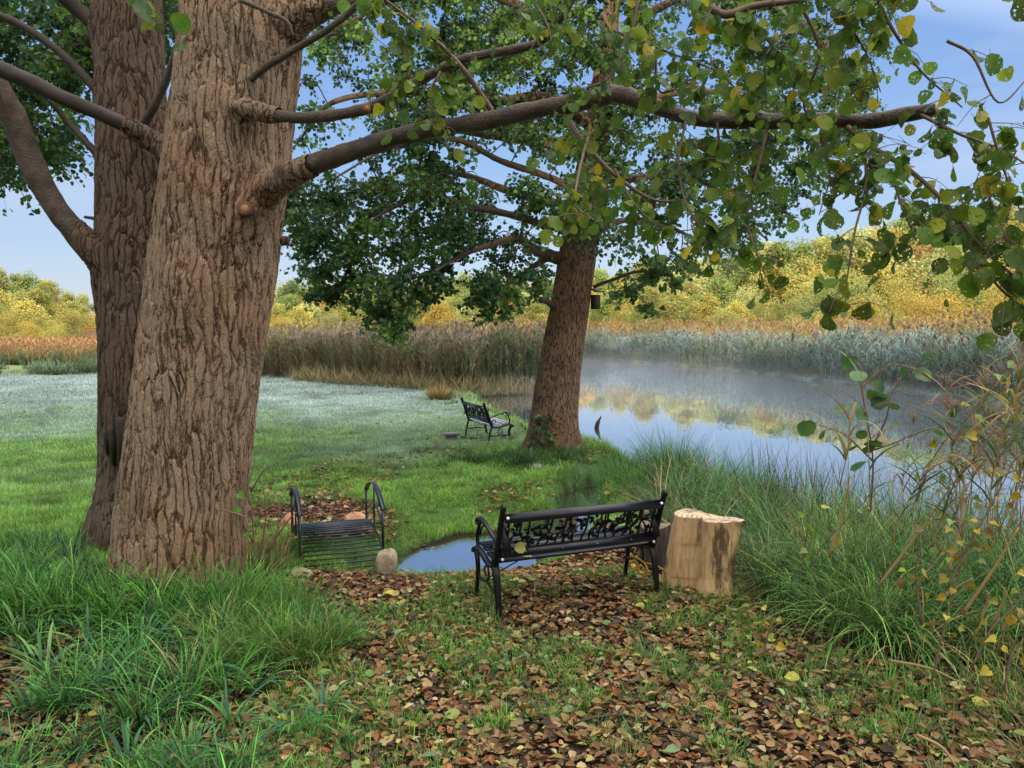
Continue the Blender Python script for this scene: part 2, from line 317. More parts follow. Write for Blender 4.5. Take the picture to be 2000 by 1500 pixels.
# ground
t = NT('ground_soil_turf'); at = t.n('Attribute', attribute_name='col'); co = t.coord('Object'); n = t.noise(co, 9, 6, .7); n2 = t.noise(co, 70, 4, .7)
col = t.mix(1.0, at.outputs['Color'], t.ramp(t.math('MULTIPLY', t.math('ADD', n, n2), .5), [(.3, (.4,) * 3), (.7, (1.5,) * 3)]), 'MULTIPLY')
b = t.n('BsdfPrincipled'); t.l(col, b.inputs['Base Color']); b.inputs['Roughness'].default_value = .95; b.inputs['Specular IOR Level'].default_value = .15
t.l(t.bump(t.math('ADD', n, t.math('MULTIPLY', n2, .5)), .8, .05), b.inputs['Normal']); t.l(b.outputs[0], t.out.inputs[0]); M['ground'] = t.m
# water
t = NT('still_water'); co = t.coord('Object', (1, .6, 1)); n = t.noise(co, 2.0, 3); n2 = t.noise(co, 14, 2); hh = t.math('ADD', n, t.math('MULTIPLY', n2, .06))
bp = t.bump(hh, .035, .05); g = t.n('BsdfGlossy'); g.inputs['Color'].default_value = (.93, .95, 1, 1); g.inputs['Roughness'].default_value = .012; t.l(bp, g.inputs['Normal'])
d = t.n('BsdfPrincipled'); d.inputs['Base Color'].default_value = (.018, .02, .018, 1); d.inputs['Roughness'].default_value = .3
fr = t.n('Fresnel'); fr.inputs[0].default_value = 1.33; fac = t.math('ADD', t.math('MULTIPLY', fr.outputs[0], .75), .36, True); mx = t.n('MixShader'); t.l(fac, mx.inputs[0]); t.l(d.outputs[0], mx.inputs[1]); t.l(g.outputs[0], mx.inputs[2]); t.l(mx.outputs[0], t.out.inputs[0]); M['water'] = t.m
# log wood
def logmat(name, pale, dark, streak):
    t = NT(name); co = t.coord('Object', (1, 1, .16)); n = t.noise(co, 26, 6, .7); co2 = t.coord('Object', (1, 1, .3)); n2 = t.noise(co2, 6.5, 4, .65)
    col = t.ramp(n, [(.3, tuple(A(pale) * .55)), (.6, pale)]); col = t.mix(t.ramp(n2, [(streak, (0,) * 3), (streak + .09, (.92,) * 3)]), col, dark)
    b = t.n('BsdfPrincipled'); t.l(col, b.inputs['Base Color']); b.inputs['Roughness'].default_value = .75; t.l(t.bump(t.math('ADD', n, t.math('MULTIPLY', n2, -.6)), .8, .02), b.inputs['Normal']); t.l(b.outputs[0], t.out.inputs[0]); return t.m
M['log_pale'] = logmat('debarked_log', (.66, .42, .21), (.07, .03, .016), .52); M['log_dark'] = logmat('mossy_dark_log', (.09, .06, .045), (.03, .02, .018), .5)
def endgrain(name, pale, dark):
    t = NT(name); co = t.coord('Object'); w = t.n('TexWave', wave_type='RINGS', rings_direction='Z'); w.inputs['Scale'].default_value = 9; w.inputs['Distortion'].default_value = 3; t.l(co, w.inputs[0])
    n = t.noise(co, 9, 5, .7); col = t.mix(.45, pale, w.outputs[0], 'MULTIPLY'); col = t.mix(t.ramp(n, [(.5, (0,) * 3), (.62, (.85,) * 3)]), col, dark)
    b = t.n('BsdfPrincipled'); t.l(col, b.inputs['Base Color']); b.inputs['Roughness'].default_value = .8; t.l(b.outputs[0], t.out.inputs[0]); return t.m
M['end_pale'] = endgrain('log_end_grain', (.62, .46, .29), (.10, .065, .045)); M['end_dark'] = endgrain('old_end_grain', (.22, .16, .11), (.07, .05, .04))

# ------------------------------------------------------------------ setting: ground, water
def axis(lo, hi, c0, c1, h, g):
    a = list(np.arange(c0, c1, h)); s = h; x = c0
    while x > lo: s *= g; x -= s; a.insert(0, x)
    s = h; x = c1
    while x < hi: a.append(x); s *= g; x += s
    a.append(x); return A(a)
gx = axis(-420, 420, -5.5, 6.5, .075, 1.05); gy = axis(-70, 620, 2.4, 15, .075, 1.035)
X, Y = np.meshgrid(gx, gy, indexing='ij'); Z = gz(X, Y)
CLEAR = [(1.15, 7.2), (1.75, 6.2), (1.72, 5.6), (1.68, 4.95), (2.1, 4.5), (2.8, 4.2), (5, 3.9), (5, 2), (-2.2, 2), (-1.9, 3.3), (-1.25, 4.2), (-.95, 5.0), (-1.3, 5.8), (-1.85, 6.3), (-1.1, 6.45), (-.75, 7.1), (.1, 7.6), (.8, 7.7)]
def groundcol(X, Y):
    soil = A([.022, .014, .009]); green = A([.07, .15, .035]); frost = A([.22, .28, .26]); brown = A([.09, .06, .035]); mulch = A([.06, .028, .017])
    n = fbm(X, Y, .5, 31); c = np.ones(X.shape + (3,)) * green
    fr = sst(10, 27, Y + 9 * (n - .5))[..., None]; c = c * (1 - fr) + frost * fr
    f2 = sst(37, 43, Y + 3 * (n - .5))[..., None]; c = c * (1 - f2) + A([.2, .24, .11]) * f2
    cl = inpoly(X, Y, CLEAR)[..., None]; c = np.where(cl, soil, c)
    near = sst(6.4, 5.4, Y)[..., None]; c = c * (1 - near) + soil * near
    m2 = np.exp(-((X + 2.35) ** 2 / .35 + (Y - 8.45) ** 2 / .45))[..., None]; c = c * (1 - np.clip(m2 * 1.6, 0, 1)) + mulch * np.clip(m2 * 1.6, 0, 1)
    wet = (Z < WL + .03)[..., None] if X.shape == Z.shape else False; c = np.where(wet, A([.03, .022, .014]), c)
    bk = (Y < -8)[..., None]; c = np.where(bk, A([.05, .055, .02]), c); far = (Y > 62)[..., None]; c = np.where(far, A([.13, .12, .04]), c); return np.where((Y > 92)[..., None], A([.19, .20, .06]), c)
nx, ny = len(gx), len(gy); i = np.arange(nx - 1)[:, None] * ny; j = np.arange(ny - 1)[None]
F = np.stack([i + j, i + j + ny, i + j + ny + 1, i + j + 1], -1).reshape(-1, 4)
gr = obj('ground', mesh('ground', np.stack([X, Y, Z], -1).reshape(-1, 3), F, M['ground'], groundcol(X, Y).reshape(-1, 3), smooth=True)); tag(gr, kind='structure')
wv, wf = np.meshgrid(np.linspace(-4, 40, 45), np.linspace(4, 72, 69), indexing='ij'); i = np.arange(44)[:, None] * 69; j = np.arange(68)[None]
wo = obj('water', mesh('water', np.stack([wv, wf, np.full_like(wv, WL)], -1).reshape(-1, 3), np.stack([i + j, i + j + 69, i + j + 70, i + j + 1], -1).reshape(-1, 4), M['water'], smooth=True)); tag(wo, kind='structure')

# ------------------------------------------------------------------ trunks
def trunk(pts, rad, nz, nth, flare=None, ph=0, rough=.05, seed=1, flat=1.0, bulge=()):
    """pts axis points, rad radii; flare(z)->(amount) root lobes"""
    ax = crom(pts, 24); tt = np.linspace(0, 1, len(ax)); T = np.linspace(0, 1, nz) ; p = np.stack([np.interp(T, tt, ax[:, k]) for k in range(3)], -1)
    r = np.interp(T, np.linspace(0, 1, len(rad)), rad); th = np.linspace(0, 2 * pi, nth, endpoint=False); s = p[:, 2] - p[0, 2]
    lob = np.zeros((nz, nth))
    if flare:
        am, hh, k = flare; e = np.exp(-np.maximum(s, 0) / hh)[:, None]
        lob = am * e * (.55 + .45 * np.cos(k * th[None] + ph) + .35 * np.cos((k + 2) * th[None] + 2.3 * ph)) + am * .6 * e ** 3
    n = (fbm(np.cos(th)[None] * 2 + 9 + s[:, None] * .0, s[:, None] * .9 + np.sin(th)[None] * 2, 1.2, seed) - .5) * 2 * rough
    rr = r[:, None] * (1 + lob + n)
    V = np.stack([p[:, 0, None] + rr * np.cos(th), p[:, 1, None] + rr * np.sin(th) * flat, np.broadcast_to(p[:, 2, None], rr.shape)], -1).reshape(-1, 3)
    for (bp_, sg, am_, dr) in bulge:  # collars where limbs leave the stem
        g_ = np.exp(-(((V - bp_) * A([1, 1, .6])) ** 2).sum(1) / sg ** 2)[:, None]; V = V + g_ * am_ * nrm(A(dr, float))
    i = np.arange(nz - 1)[:, None] * nth; j = np.arange(nth)[None]; k = (j + 1) % nth
    return V, [np.stack([i + j, i + k, i + nth + k, i + nth + j], -1).reshape(-1, 4)]
base = A([-2.75, 6.2, 0.0]); alder = thing('alder_tree', 'huge twin stemmed alder with furrowed bark, one thick limb reaching over both benches', 'tree', base)
# front stem axis: pixel x centre by height
fr_pts = [P(x, y, d) for x, y, d in ((345, 1290, 6.0), (347, 1150, 6.0), (360, 950, 5.98), (385, 750, 5.95), (415, 550, 5.95), (442, 330, 5.95), (466, 120, 5.95), (480, -100, 6.0), (500, -420, 6.1), (540, -900, 6.3))]
fr_rad = [.50, .475, .455, .45, .455, .455, .445, .43, .38, .28]
obj('trunk', mesh('trunk', *trunk(fr_pts, fr_rad, 760, 300, (.5, .24, 5), .6, .05, 3, 1.0, [(P(520, 376, 5.60), .17, .13, (.85, -.45, .3)), (P(475, 214, 5.55), .10, .07, (.3, -1, .0)), (P(479, 408, 5.5), .08, .03, (0, -1, 0)), (P(565, 40, 5.75), .16, .1, (1, -.3, .2)), (P(488, 158, 5.5), .07, .04, (0, -1, 0))]), M['bark_main'], smooth=True), alder)
re_pts = [P(x, y, d) for x, y, d in ((283, 1130, 7.2), (290, 1010, 7.2), (293, 850, 7.15), (291, 650, 7.1), (275, 450, 7.1), (260, 250, 7.1), (253, 50, 7.15), (245, -200, 7.2), (230, -700, 7.4))]
re_rad = [.46, .43, .415, .41, .355, .30, .285, .27, .2]
obj('trunk', mesh('trunk', *trunk(re_pts, re_rad, 620, 240, (.95, .17, 5), 2.2, .05, 8, 1.0, [(P(220, 1055, 7.1), .20, .20, (-1, -.1, -.3)), (P(240, 1040, 6.8), .2, .12, (-.5, -1, 0)), (P(225, 530, 6.95), .20, .10, (-1, -.2, .5)), (P(215, 205, 7.1), .12, .06, (-1, 0, .3)), (P(200, 65, 7.1), .14, .07, (-1, 0, .3))]), M['bark_rear'], smooth=True), alder)
def limb(pix, rpx, mat='limb', sides=20, par=None, name='branch', rough=.09, n=12, cap=True):
    pts = crom([P(*q) for q in pix], n); d = np.interp(np.linspace(0, 1, len(pts)), np.linspace(0, 1, len(pix)), [q[2] for q in pix])
    r = np.interp(np.linspace(0, 1, len(pts)), np.linspace(0, 1, len(rpx)), rpx) * d / FPX
    V, F = tube(pts, r, sides, cap, rough=rough, seed=len(pix) + int(rpx[0])); 
    if par is not None: obj(name, mesh(name, V, F, M[mat], smooth=True), par)
    return pts
main = limb([(515, 374, 5.80), (540, 357, 5.56), (560, 343, 5.45), (600, 325, 5.35), (680, 298, 5.15), (760, 272, 4.95), (850, 250, 4.75), (940, 238, 4.55), (1040, 215, 4.35), (1150, 196, 4.15), (1205, 184, 4.05), (1260, 200, 3.95), (1330, 225, 3.85), (1400, 235, 3.75), (1500, 237, 3.6), (1600, 235, 3.48), (1700, 236, 3.38), (1770, 224, 3.3), (1828, 214, 3.24)],
            [27, 25, 23.5, 21, 18.5, 17, 16.5, 16.5, 16.5, 17.5, 18.5, 15.5, 14.5, 15, 14.5, 14.5, 14.5, 14, 13.2], sides=20, par=alder)
second = limb([(462, 214, 5.62), (480, 212, 5.5), (520, 222, 5.4), (600, 230, 5.25), (715, 212, 5.0), (800, 168, 4.85), (900, 118, 4.7), (1040, 88, 4.5), (1085, 50, 4.4), (1115, 5, 4.3), (1150, -70, 4.2)], [16, 13, 12, 11.5, 11, 10, 9.5, 8.5, 6.5, 6, 5], par=alder)
limb([(488, 158, 5.5), (520, 130, 5.4), (570, 100, 5.3), (640, 58, 5.2), (700, 8, 5.1), (760, -50, 5.0)], [6, 8, 7, 6.5, 7, 6], par=alder, sides=8)
limb([(486, 152, 5.5), (492, 180, 5.48), (500, 205, 5.45)], [6, 4, 4], par=alder, sides=8)
limb([(470, 0, 5.4), (520, 22, 5.38), (560, 42, 5.35), (572, 70, 5.35)], [5, 4, 4, 3], par=alder, sides=8)
limb([(560, 40, 5.75), (600, 22, 5.7), (660, 8, 5.6), (760, -10, 5.4), (900, -40, 5.2)], [30, 22, 17, 15, 12], par=alder)
limb([(250, 560, 7.0), (205, 510, 6.9), (150, 455, 6.85), (105, 400, 6.8), (65, 325, 6.75), (35, 250, 6.7), (0, 180, 6.6), (-60, 90, 6.5)], [42, 30, 25, 24, 23, 22, 22, 20], par=alder, sides=18)
limb([(372, 318, 6.15), (325, 292, 6.38), (285, 265, 6.4), (210, 228, 6.3), (130, 195, 6.2), (60, 160, 6.15), (0, 135, 6.1), (-70, 100, 6.0)], [22, 18, 15, 14, 14, 15, 16, 16], 'twig', par=alder)
limb([(215, 205, 7.1), (165, 150, 7.1), (120, 105, 7.1), (60, 60, 7.1), (0, 30, 7.1), (-60, 10, 7.1)], [11, 8, 8, 7, 7, 6], 'twig', par=alder, sides=8)
limb([(205, 315, 7.0), (165, 275, 7.0), (130, 235, 7.0), (95, 195, 6.9)], [10, 6, 6, 4], 'twig', par=alder, sides=8)
limb([(215, 70, 7.1), (160, 25, 7.1), (110, -20, 7.0), (60, -70, 7.0)], [18, 14, 13, 12], 'twig', par=alder, sides=10)
limb([(258, 262, 6.8), (285, 235, 6.7), (310, 190, 6.6), (335, 130, 6.5), (350, 80, 6.4)], [12, 9, 8, 8, 6], par=alder, sides=10)
for (x, y, dx, dy, r_, d) in ((205, 375, -16, -10, 8, 7.0), (203, 430, -36, -6, 5, 6.95), (551, 470, 8, 2, 8, 5.9)):
    V, F = tube(crom([P(x + 12, y + 2, d), P(x, y, d), P(x + dx, y + dy, d)], 4), A([r_, r_ * .8, r_ * (.7 if r_ > 6 else .15)]) * d / FPX, 8, rough=.15); obj('stub', mesh('stub', V, F, M['bark_rear']), alder)
for (x0, y0, x1, y1, r_) in ((238, 915, 234, 815, 8), (224, 905, 216, 834, 6.5), (212, 885, 205, 842, 5)):
    st = obj('stub', mesh('stub', *tube(crom([P(x0, y0, 6.75), P((x0 + x1) / 2, (y0 + y1) / 2, 6.6), P(x1, y1, 6.58)], 5), A([r_ * 1.1, r_, r_]) * 6.5 / FPX, 10, rough=.08), M['twig']), alder)
def sleeve(pix, rpx, mat):  # furrowed collar where a limb leaves the stem
    pts = crom([P(*q) for q in pix], 30); d = np.mean([q[2] for q in pix]); V, F = tube(pts, A(rpx) * d / FPX, 90, False, rough=.07, seed=5); obj('collar', mesh('collar', V, F, M[mat], smooth=True), alder)
sleeve([(495, 392, 5.80), (530, 364, 5.60), (575, 339, 5.40), (612, 321, 5.30)], [40, 33, 27, 24, 21.5, 19.5, 17.5], 'bark_main')
sleeve([(258, 590, 7.05), (222, 530, 6.92), (180, 485, 6.87), (140, 443, 6.84)], [52, 45, 36, 30, 26.5, 24, 21], 'bark_rear')
sleeve([(445, 218, 5.66), (480, 213, 5.5), (520, 222, 5.4), (545, 225, 5.36)], [27, 21, 17, 14, 12, 10], 'bark_main')
sleeve([(360, 312, 6.2), (312, 284, 6.39), (265, 254, 6.37), (240, 242, 6.33)], [30, 24, 20, 17, 14, 11], 'bark_rear')
sleeve([(548, 48, 5.78), (585, 30, 5.72), (620, 18, 5.67), (650, 11, 5.62)], [44, 34, 26, 21, 17], 'bark_main')
def cutface(px, py, d, r, n, par, nm='pruning_scar'):
    c = P(px, py, d); n = nrm(A(n, float)); mb = MB(); r = r * d / FPX
    V, F = tube([c - n * .03, c, c + n * .012, c + n * .014], [r * 1.25, r * 1.2, r * 1.05, r * .8], 16, True, rough=.07); mb.add(V, F); o = mb.part(nm, M['cutwood'], par)
    V, F = tube([c + n * .010, c + n * .017], [r * .68, r * .6], 14, True); obj('heartwood', mesh('heartwood', V - c * 0, F, M['heart'], smooth=False), o)
M['heart'] = plain('pale_heartwood', (.30, .16, .07), .8, nscale=80)
cutface(479, 408, 5.515, 12.5, (.05, -1, .1), alder); cutface(716, 212, 4.93, 8, (.3, -.9, -.05), alder); cutface(1455, 205, 3.58, 9.5, (0, -.5, .7), alder)
V, F = tube([P(1824, 215, 3.245), P(1833, 214, 3.235)], A([13.6, 12.5]) * 3.24 / FPX, 18, True); obj('sawn_end', mesh('sawn_end', V, F, M['end_pale'], smooth=False), alder)

# ------------------------------------------------------------------ foliage generator
def spray(centres, sizes, droop, lpt, tpc, lsize, proto, colset, colw, anchors=None, twr=.004, down=.5, upn=.6):
    """leaf clumps: tpc twigs per centre, lpt leaves per twig. returns leaf MB, twig MB"""
    lm = MB(); tm = MB(); P_, T_, N_, S_, K_ = [], [], [], [], []
    for c, s in zip(centres, sizes):
        c = A(c)
        k = np.argmin(((anchors - c) ** 2).sum(1)); a = anchors[k]; anchors = np.vstack([anchors, c])
        if np.linalg.norm(a - c) < 1.1:
            mid = (a + c) / 2 + A([0, 0, .12 * np.linalg.norm(c - a)]) + rng.normal(0, .05, 3)
            V, F = tube(crom([a, mid, c], 4), [twr * 2.2, twr * 1.2], 4, False); tm.add(V, F)
        cc = pick(colset, 1, colw, .12)[0] * rng.uniform(.75, 1.2)
        for q in range(tpc):
            d = rdir(1)[0] * s * A([1, 1, .55]); d[2] -= droop * s * rng.random(); e = c + d; mid = (c + e) / 2 + A([0, 0, .15 * s]); tw = crom([c, mid, e], 3)
            V, F = tube(tw, [twr, twr * .4], 3, False); tm.add(V, F)
            u = rng.random(lpt) ** .8; idx = u * (len(tw) - 1); i0 = np.minimum(idx.astype(int), len(tw) - 2); f = (idx - i0)[:, None]
            pp = tw[i0] * (1 - f) + tw[i0 + 1] * f; dd = nrm(rdir(lpt) + nrm(d) * .5 + A([0, 0, -down])); pp = pp + dd * lsize * .3 + rng.normal(0, s * .05, (lpt, 3))
            P_.append(pp); T_.append(dd); N_.append(rdir(lpt, upn)); S_.append(lsize * rng.uniform(.65, 1.2, lpt)); K_.append(np.clip(cc * (1 + rng.normal(0, .22, (lpt, 1))), .005, .9))
    V, F, c, U = leafset(proto, np.concatenate(P_), np.concatenate(T_), np.concatenate(N_), np.concatenate(S_), A([1, 1, 1.])); K = np.repeat(np.concatenate(K_), len(proto[0]), 0)
    lm.add(V, F, K, U); return lm, tm
GREEN_D = [(.048, .105, .026), (.08, .165, .034), (.125, .23, .042), (.045, .105, .042)]
# ---- big left crown of the twin alder (small leaves, upper left)
def region(poly, n, dmin, dmax, gap=.5, sc=.02, seed=40):
    p = A(poly, float); out = []
    while len(out) < n:
        x = rng.uniform(p[:, 0].min(), p[:, 0].max(), 400); y = rng.uniform(p[:, 1].min(), p[:, 1].max(), 400)
        ok = inpoly(x, y, poly) & (vnoise(x, y, sc, seed) > gap * rng.random(400) * 1.4 * (gap > 0))
        for a, b_ in zip(x[ok], y[ok]): out.append(P(a, b_, rng.uniform(dmin, dmax)))
    return out[:n]
lc = region([(-120, -120), (350, -120), (335, 130), (312, 150), (305, 40), (190, 60), (185, 150), (150, 190), (175, 300), (150, 345), (60, 300), (15, 375), (-120, 380)], 210, 7.6, 10.2, .55, .012)
anch = np.vstack([crom([P(*q) for q in l], 6) for l in ([(205, 205, 7.1), (120, 105, 7.1), (0, 30, 7.1)], [(200, 70, 7.1), (110, -20, 7.1)], [(205, 315, 7.0), (95, 195, 6.9)], [(285, 265, 6.9), (0, 135, 7.5)], [(0, 180, 6.6), (-60, 90, 6.5)])])
lm, tm = spray(lc, rng.uniform(.22, .42, len(lc)), .7, 12, 8, .066, LEAF_MID, GREEN_D, None, anch)
lm.part('foliage', M['leaf_mid'], alder, smooth=False); tm.part('twigs', M['twig'], alder)

# ---- near hanging foliage of the long limb
near_l = MB(); near_t = MB()
NEARC = [(.055, .14, .018), (.095, .20, .02), (.035, .095, .018), (.20, .27, .022), (.40, .34, .02), (.04, .10, .04)]; NEARW = [5, 4, 4, 2.2, .8, 1.6]
def hang(pix, dens=1.0, r0=4, side=.26, lsz=.074, cw=None, jit=.0):
    pts = crom([P(*q) for q in pix], 7); L = np.linalg.norm(np.diff(pts, axis=0), axis=1).sum()
    V, F = tube(pts, A([r0, r0 * .35]) * pix[0][2] / FPX, 6, False, rough=.1); near_t.add(V, F)
    n = max(3, int(L / .055 * dens * 1.4))
    for u in (np.arange(n) + rng.random(n)) / n:
        i = min(int(u * (len(pts) - 1)), len(pts) - 2); a = pts[i] + (pts[i + 1] - pts[i]) * (u * (len(pts) - 1) - i)
        d = rdir(1)[0] * A([1, .8, .5]) + nrm(pts[i + 1] - pts[i]) * .4; d[2] -= .25 * rng.random(); e = a + nrm(d) * side * rng.uniform(.3, 1.1); m = (a + e) / 2 + A([0, 0, .02]); tw = crom([a, m, e], 3)
        V, F = tube(tw, [.0021, .0009], 4, False); near_t.add(V, F)
        k = rng.integers(3, 6); uu = np.linspace(.3, 1, k); pp = A([tw[min(int(q * (len(tw) - 1)), len(tw) - 1)] for q in uu]) + rng.normal(0, .012, (k, 3))
        dd = nrm(rdir(k) * A([1, .8, .6]) + A([0, 0, -.75]) + nrm(e - a) * .3)
        for q in range(k):  # leaf stalks
            V, F = tube([pp[q] - dd[q] * 0, pp[q] + dd[q] * .018], [.0009, .0009], 3, False); near_t.add(V, F)
        nn = rdir(k) * .9 + A([0, -.55, .45]); sz = lsz * rng.uniform(.35, 1.18, k); cols = pick(NEARC, k, cw or NEARW, .18)
        
        for q in range(k):
            pr = LEAVES[rng.integers(0, 5)]; V, F, c, U = leafset(pr, (pp + dd * .018)[q:q + 1], dd[q:q + 1], nn[q:q + 1], sz[q:q + 1], A([1, 1, 1.])); near_l.add(V, F, np.repeat(cols[q:q + 1], len(pr[0]), 0), U)
H = [([(1100, 215, 4.25), (1130, 265, 4.2), (1190, 332, 4.15), (1270, 388, 4.1), (1335, 392, 4.05)], .3, 6),
     ([(960, 215, 4.6), (900, 130, 4.5), (830, 60, 4.4), (740, -10, 4.3)], .7, 6),
     ([(1040, 90, 4.4), (1085, 40, 4.3), (1120, -40, 4.2)], 1.0, 3), ([(860, 140, 4.6), (840, 190, 4.5), (880, 280, 4.45)], .9, 3), ([(700, -20, 4.6), (780, 60, 4.5), (800, 140, 4.4), (760, 170, 4.4)], .8, 3),
     ([(1340, -60, 3.3), (1375, 0, 3.25), (1415, 28, 3.2), (1470, 12, 3.2), (1560, 0, 3.15), (1680, -20, 3.1)], .8, 11),
     ([(1655, 248, 3.38), (1700, 285, 3.3), (1780, 335, 3.2), (1850, 400, 3.1), (1915, 480, 3.0), (2010, 565, 2.95)], 1.1, 6),
     ([(1690, 290, 3.3), (1690, 370, 3.25), (1670, 450, 3.2), (1655, 540, 3.2), (1650, 600, 3.2)], .8, 3), ([(1500, 245, 3.6), (1480, 330, 3.5), (1460, 430, 3.45), (1495, 540, 3.4)], 1.0, 3.5),
     ([(1340, 235, 3.8), (1325, 320, 3.7), (1350, 420, 3.6), (1420, 480, 3.6)], 1.1, 3), ([(1150, 260, 4.1), (1130, 340, 3.7), (1125, 400, 3.5), (1160, 430, 3.4)], .8, 3), ([(1200, 330, 4.1), (1240, 400, 4.0), (1290, 450, 4.0)], .8, 3),
     ([(1850, 400, 3.1), (1900, 490, 3.0), (1950, 560, 2.9), (2010, 610, 2.9)], 1.0, 4), ([(1560, 0, 3.2), (1600, 100, 3.2), (1570, 200, 3.3), (1590, 235, 3.4)], 1.2, 4), ([(1250, -60, 3.8), (1235, 60, 3.8), (1190, 150, 3.8), (1150, 170, 3.8)], .9, 4),
     ([(1200, 60, 3.7), (1300, 100, 3.6), (1400, 140, 3.5), (1450, 190, 3.5)], 1.1, 3), ([(1700, -30, 3.1), (1745, 60, 3.1), (1800, 140, 3.1), (1880, 210, 3.1)], .55, 4), ([(1800, 225, 3.25), (1870, 260, 3.1), (1950, 290, 3.0), (2020, 330, 2.9)], 1.0, 4),
     ([(1930, 230, 2.9), (1960, 330, 2.9), (2000, 430, 2.9)], 1.0, 3), ([(1600, 260, 3.4), (1620, 340, 3.4), (1600, 420, 3.3)], 1.0, 3), ([(1420, 20, 3.2), (1500, 80, 3.3), (1560, 150, 3.3)], 1.2, 3.5),
     ([(1000, -50, 4.0), (1060, 30, 3.9), (1080, 90, 3.9)], .7, 3), ([(1640, 20, 3.2), (1690, 100, 3.2), (1720, 180, 3.2)], 1.0, 3), ([(1740, 330, 3.2), (1760, 400, 3.1), (1790, 470, 3.1)], 1.1, 3), ([(1400, 240, 3.7), (1410, 300, 3.7), (1440, 380, 3.6)], 1.0, 3),
     ([(1930, 380, 3.0), (1960, 450, 2.9), (1990, 520, 2.85)], 1.1, 3), ([(150, -80, 2.6), (210, -45, 2.5), (265, -20, 2.5)], .7, 2), ([(1985, -60, 2.7), (2000, -10, 2.6)], .6, 2), ([(1760, -60, 3.0), (1700, 20, 3.1), (1640, 60, 3.2)], 1.0, 3),
     ([(1280, 100, 3.7), (1290, 180, 3.7), (1360, 150, 3.6)], 1.0, 3), ([(1850, 80, 3.0), (1900, 110, 3.0), (1950, 200, 3.0), (2010, 150, 3.0)], .25, 3.5)]
for pix, dn, r0 in H: hang(pix, dn, r0)
near_l.part('foliage', M['leaf_near'], alder, smooth=False); near_t.part('twigs', M['twigpale'], alder)

# ------------------------------------------------------------------ alder at the water's edge
b2 = A([.72, 13.2, float(gz(.72, 13.2))]); al2 = thing('alder_tree', 'leaning alder with dense dark green crown standing at the pond edge beside the small bench', 'tree', b2)
p2 = [P(x, y, d) for x, y, d in ((1082, 950, 13.2), (1080, 880, 13.2), (1083, 800, 13.2), (1096, 700, 13.2), (1112, 600, 13.2), (1127, 500, 13.2), (1140, 400, 13.2), (1158, 300, 13.25), (1175, 180, 13.3), (1190, 60, 13.4), (1200, -80, 13.5), (1210, -300, 13.6))]
obj('trunk', mesh('trunk', *trunk(p2, [.45, .43, .39, .35, .33, .32, .285, .235, .19, .155, .12, .06], 600, 200, (.75, .28, 4), .35, .05, 12, 1.0, [(P(1040, 895, 13.1), .20, .22, (-1, 0, -.2)), (P(1126, 900, 13.1), .20, .24, (1, 0, -.2)), (P(1085, 890, 12.8), .2, .18, (.1, -1, 0))]), M['bark_two'], smooth=True), al2)
def limb2(pix, r): return limb(pix, r, 'bark_l', 10, al2, rough=.1)
M['bark_l'] = plain('pond_alder_limb', (.085, .055, .036), .85, nscale=25, var=.4, bump=.6, bdist=.02)
a2 = [limb2([(1105, 505, 13.2), (1075, 500, 13.0), (1040, 485, 12.6), (1010, 465, 12.2), (960, 478, 11.8), (900, 500, 11.5), (850, 530, 11.2)], [16, 13, 10, 8, 6, 4, 2]),
      limb2([(1085, 497, 13.0), (1050, 515, 12.9), (1015, 540, 12.8), (985, 560, 12.7)], [7, 6, 4, 2]),
      limb2([(1120, 430, 13.1), (1090, 445, 13.0), (1000, 420, 12.6), (900, 398, 12.3), (840, 380, 12.0), (760, 410, 11.6), (700, 450, 11.2)], [9, 7, 7, 6, 5, 3, 2]),
      limb2([(1130, 400, 13.2), (1090, 398, 13.4), (1000, 375, 13.9), (900, 340, 14.5), (800, 330, 15), (700, 380, 15.4)], [12, 9, 8, 6, 4, 2]),
      limb2([(1130, 375, 13.1), (1070, 345, 12.6), (980, 315, 12.0), (880, 270, 11.5), (760, 290, 11), (650, 350, 10.6)], [9, 7, 6, 5, 3, 2]),
      limb2([(1145, 270, 13.2), (1080, 280, 13.4), (960, 265, 13.9), (850, 255, 14.4), (700, 300, 15)], [13, 10, 8, 5, 3]),
      limb2([(1150, 240, 13.2), (1060, 190, 13.0), (920, 205, 12.6), (800, 180, 12.2), (650, 200, 11.8), (580, 280, 11.5)], [14, 10, 9, 7, 5, 2]),
      limb2([(1170, 130, 13.3), (1080, 50, 13.0), (960, -10, 12.6), (820, -20, 12.2), (650, 60, 11.6)], [12, 10, 8, 6, 3]),
      limb2([(1165, 280, 13.2), (1230, 215, 13.0), (1330, 180, 12.6), (1450, 190, 12.2), (1560, 250, 11.8)], [10, 8, 6, 5, 3]),
      limb2([(1165, 350, 13.2), (1230, 350, 13.0), (1320, 340, 12.4), (1400, 370, 12.0), (1460, 420, 11.6)], [9, 7, 6, 4, 2]),
      limb2([(1160, 560, 13.1), (1200, 545, 12.8), (1250, 530, 12.4), (1310, 540, 12.0)], [4, 3, 3, 2]),
      limb2([(1185, 100, 13.3), (1280, 20, 13.2), (1400, -20, 13), (1550, 40, 12.8), (1680, 150, 12.5)], [10, 8, 7, 5, 3]),
      limb2([(1150, 460, 13.3), (1220, 430, 13.8), (1300, 440, 14.4), (1380, 480, 15)], [8, 6, 4, 2]),
      limb2([(1160, 300, 13.0), (1185, 232, 12.85), (1195, 225, 12.8)], [9, 9, 8])]
limb([(1082, 600, 13.0), (1068, 588, 12.85), (1055, 586, 12.75)], [7, 6.5, 6], 'limb', 10, al2, 'stub')
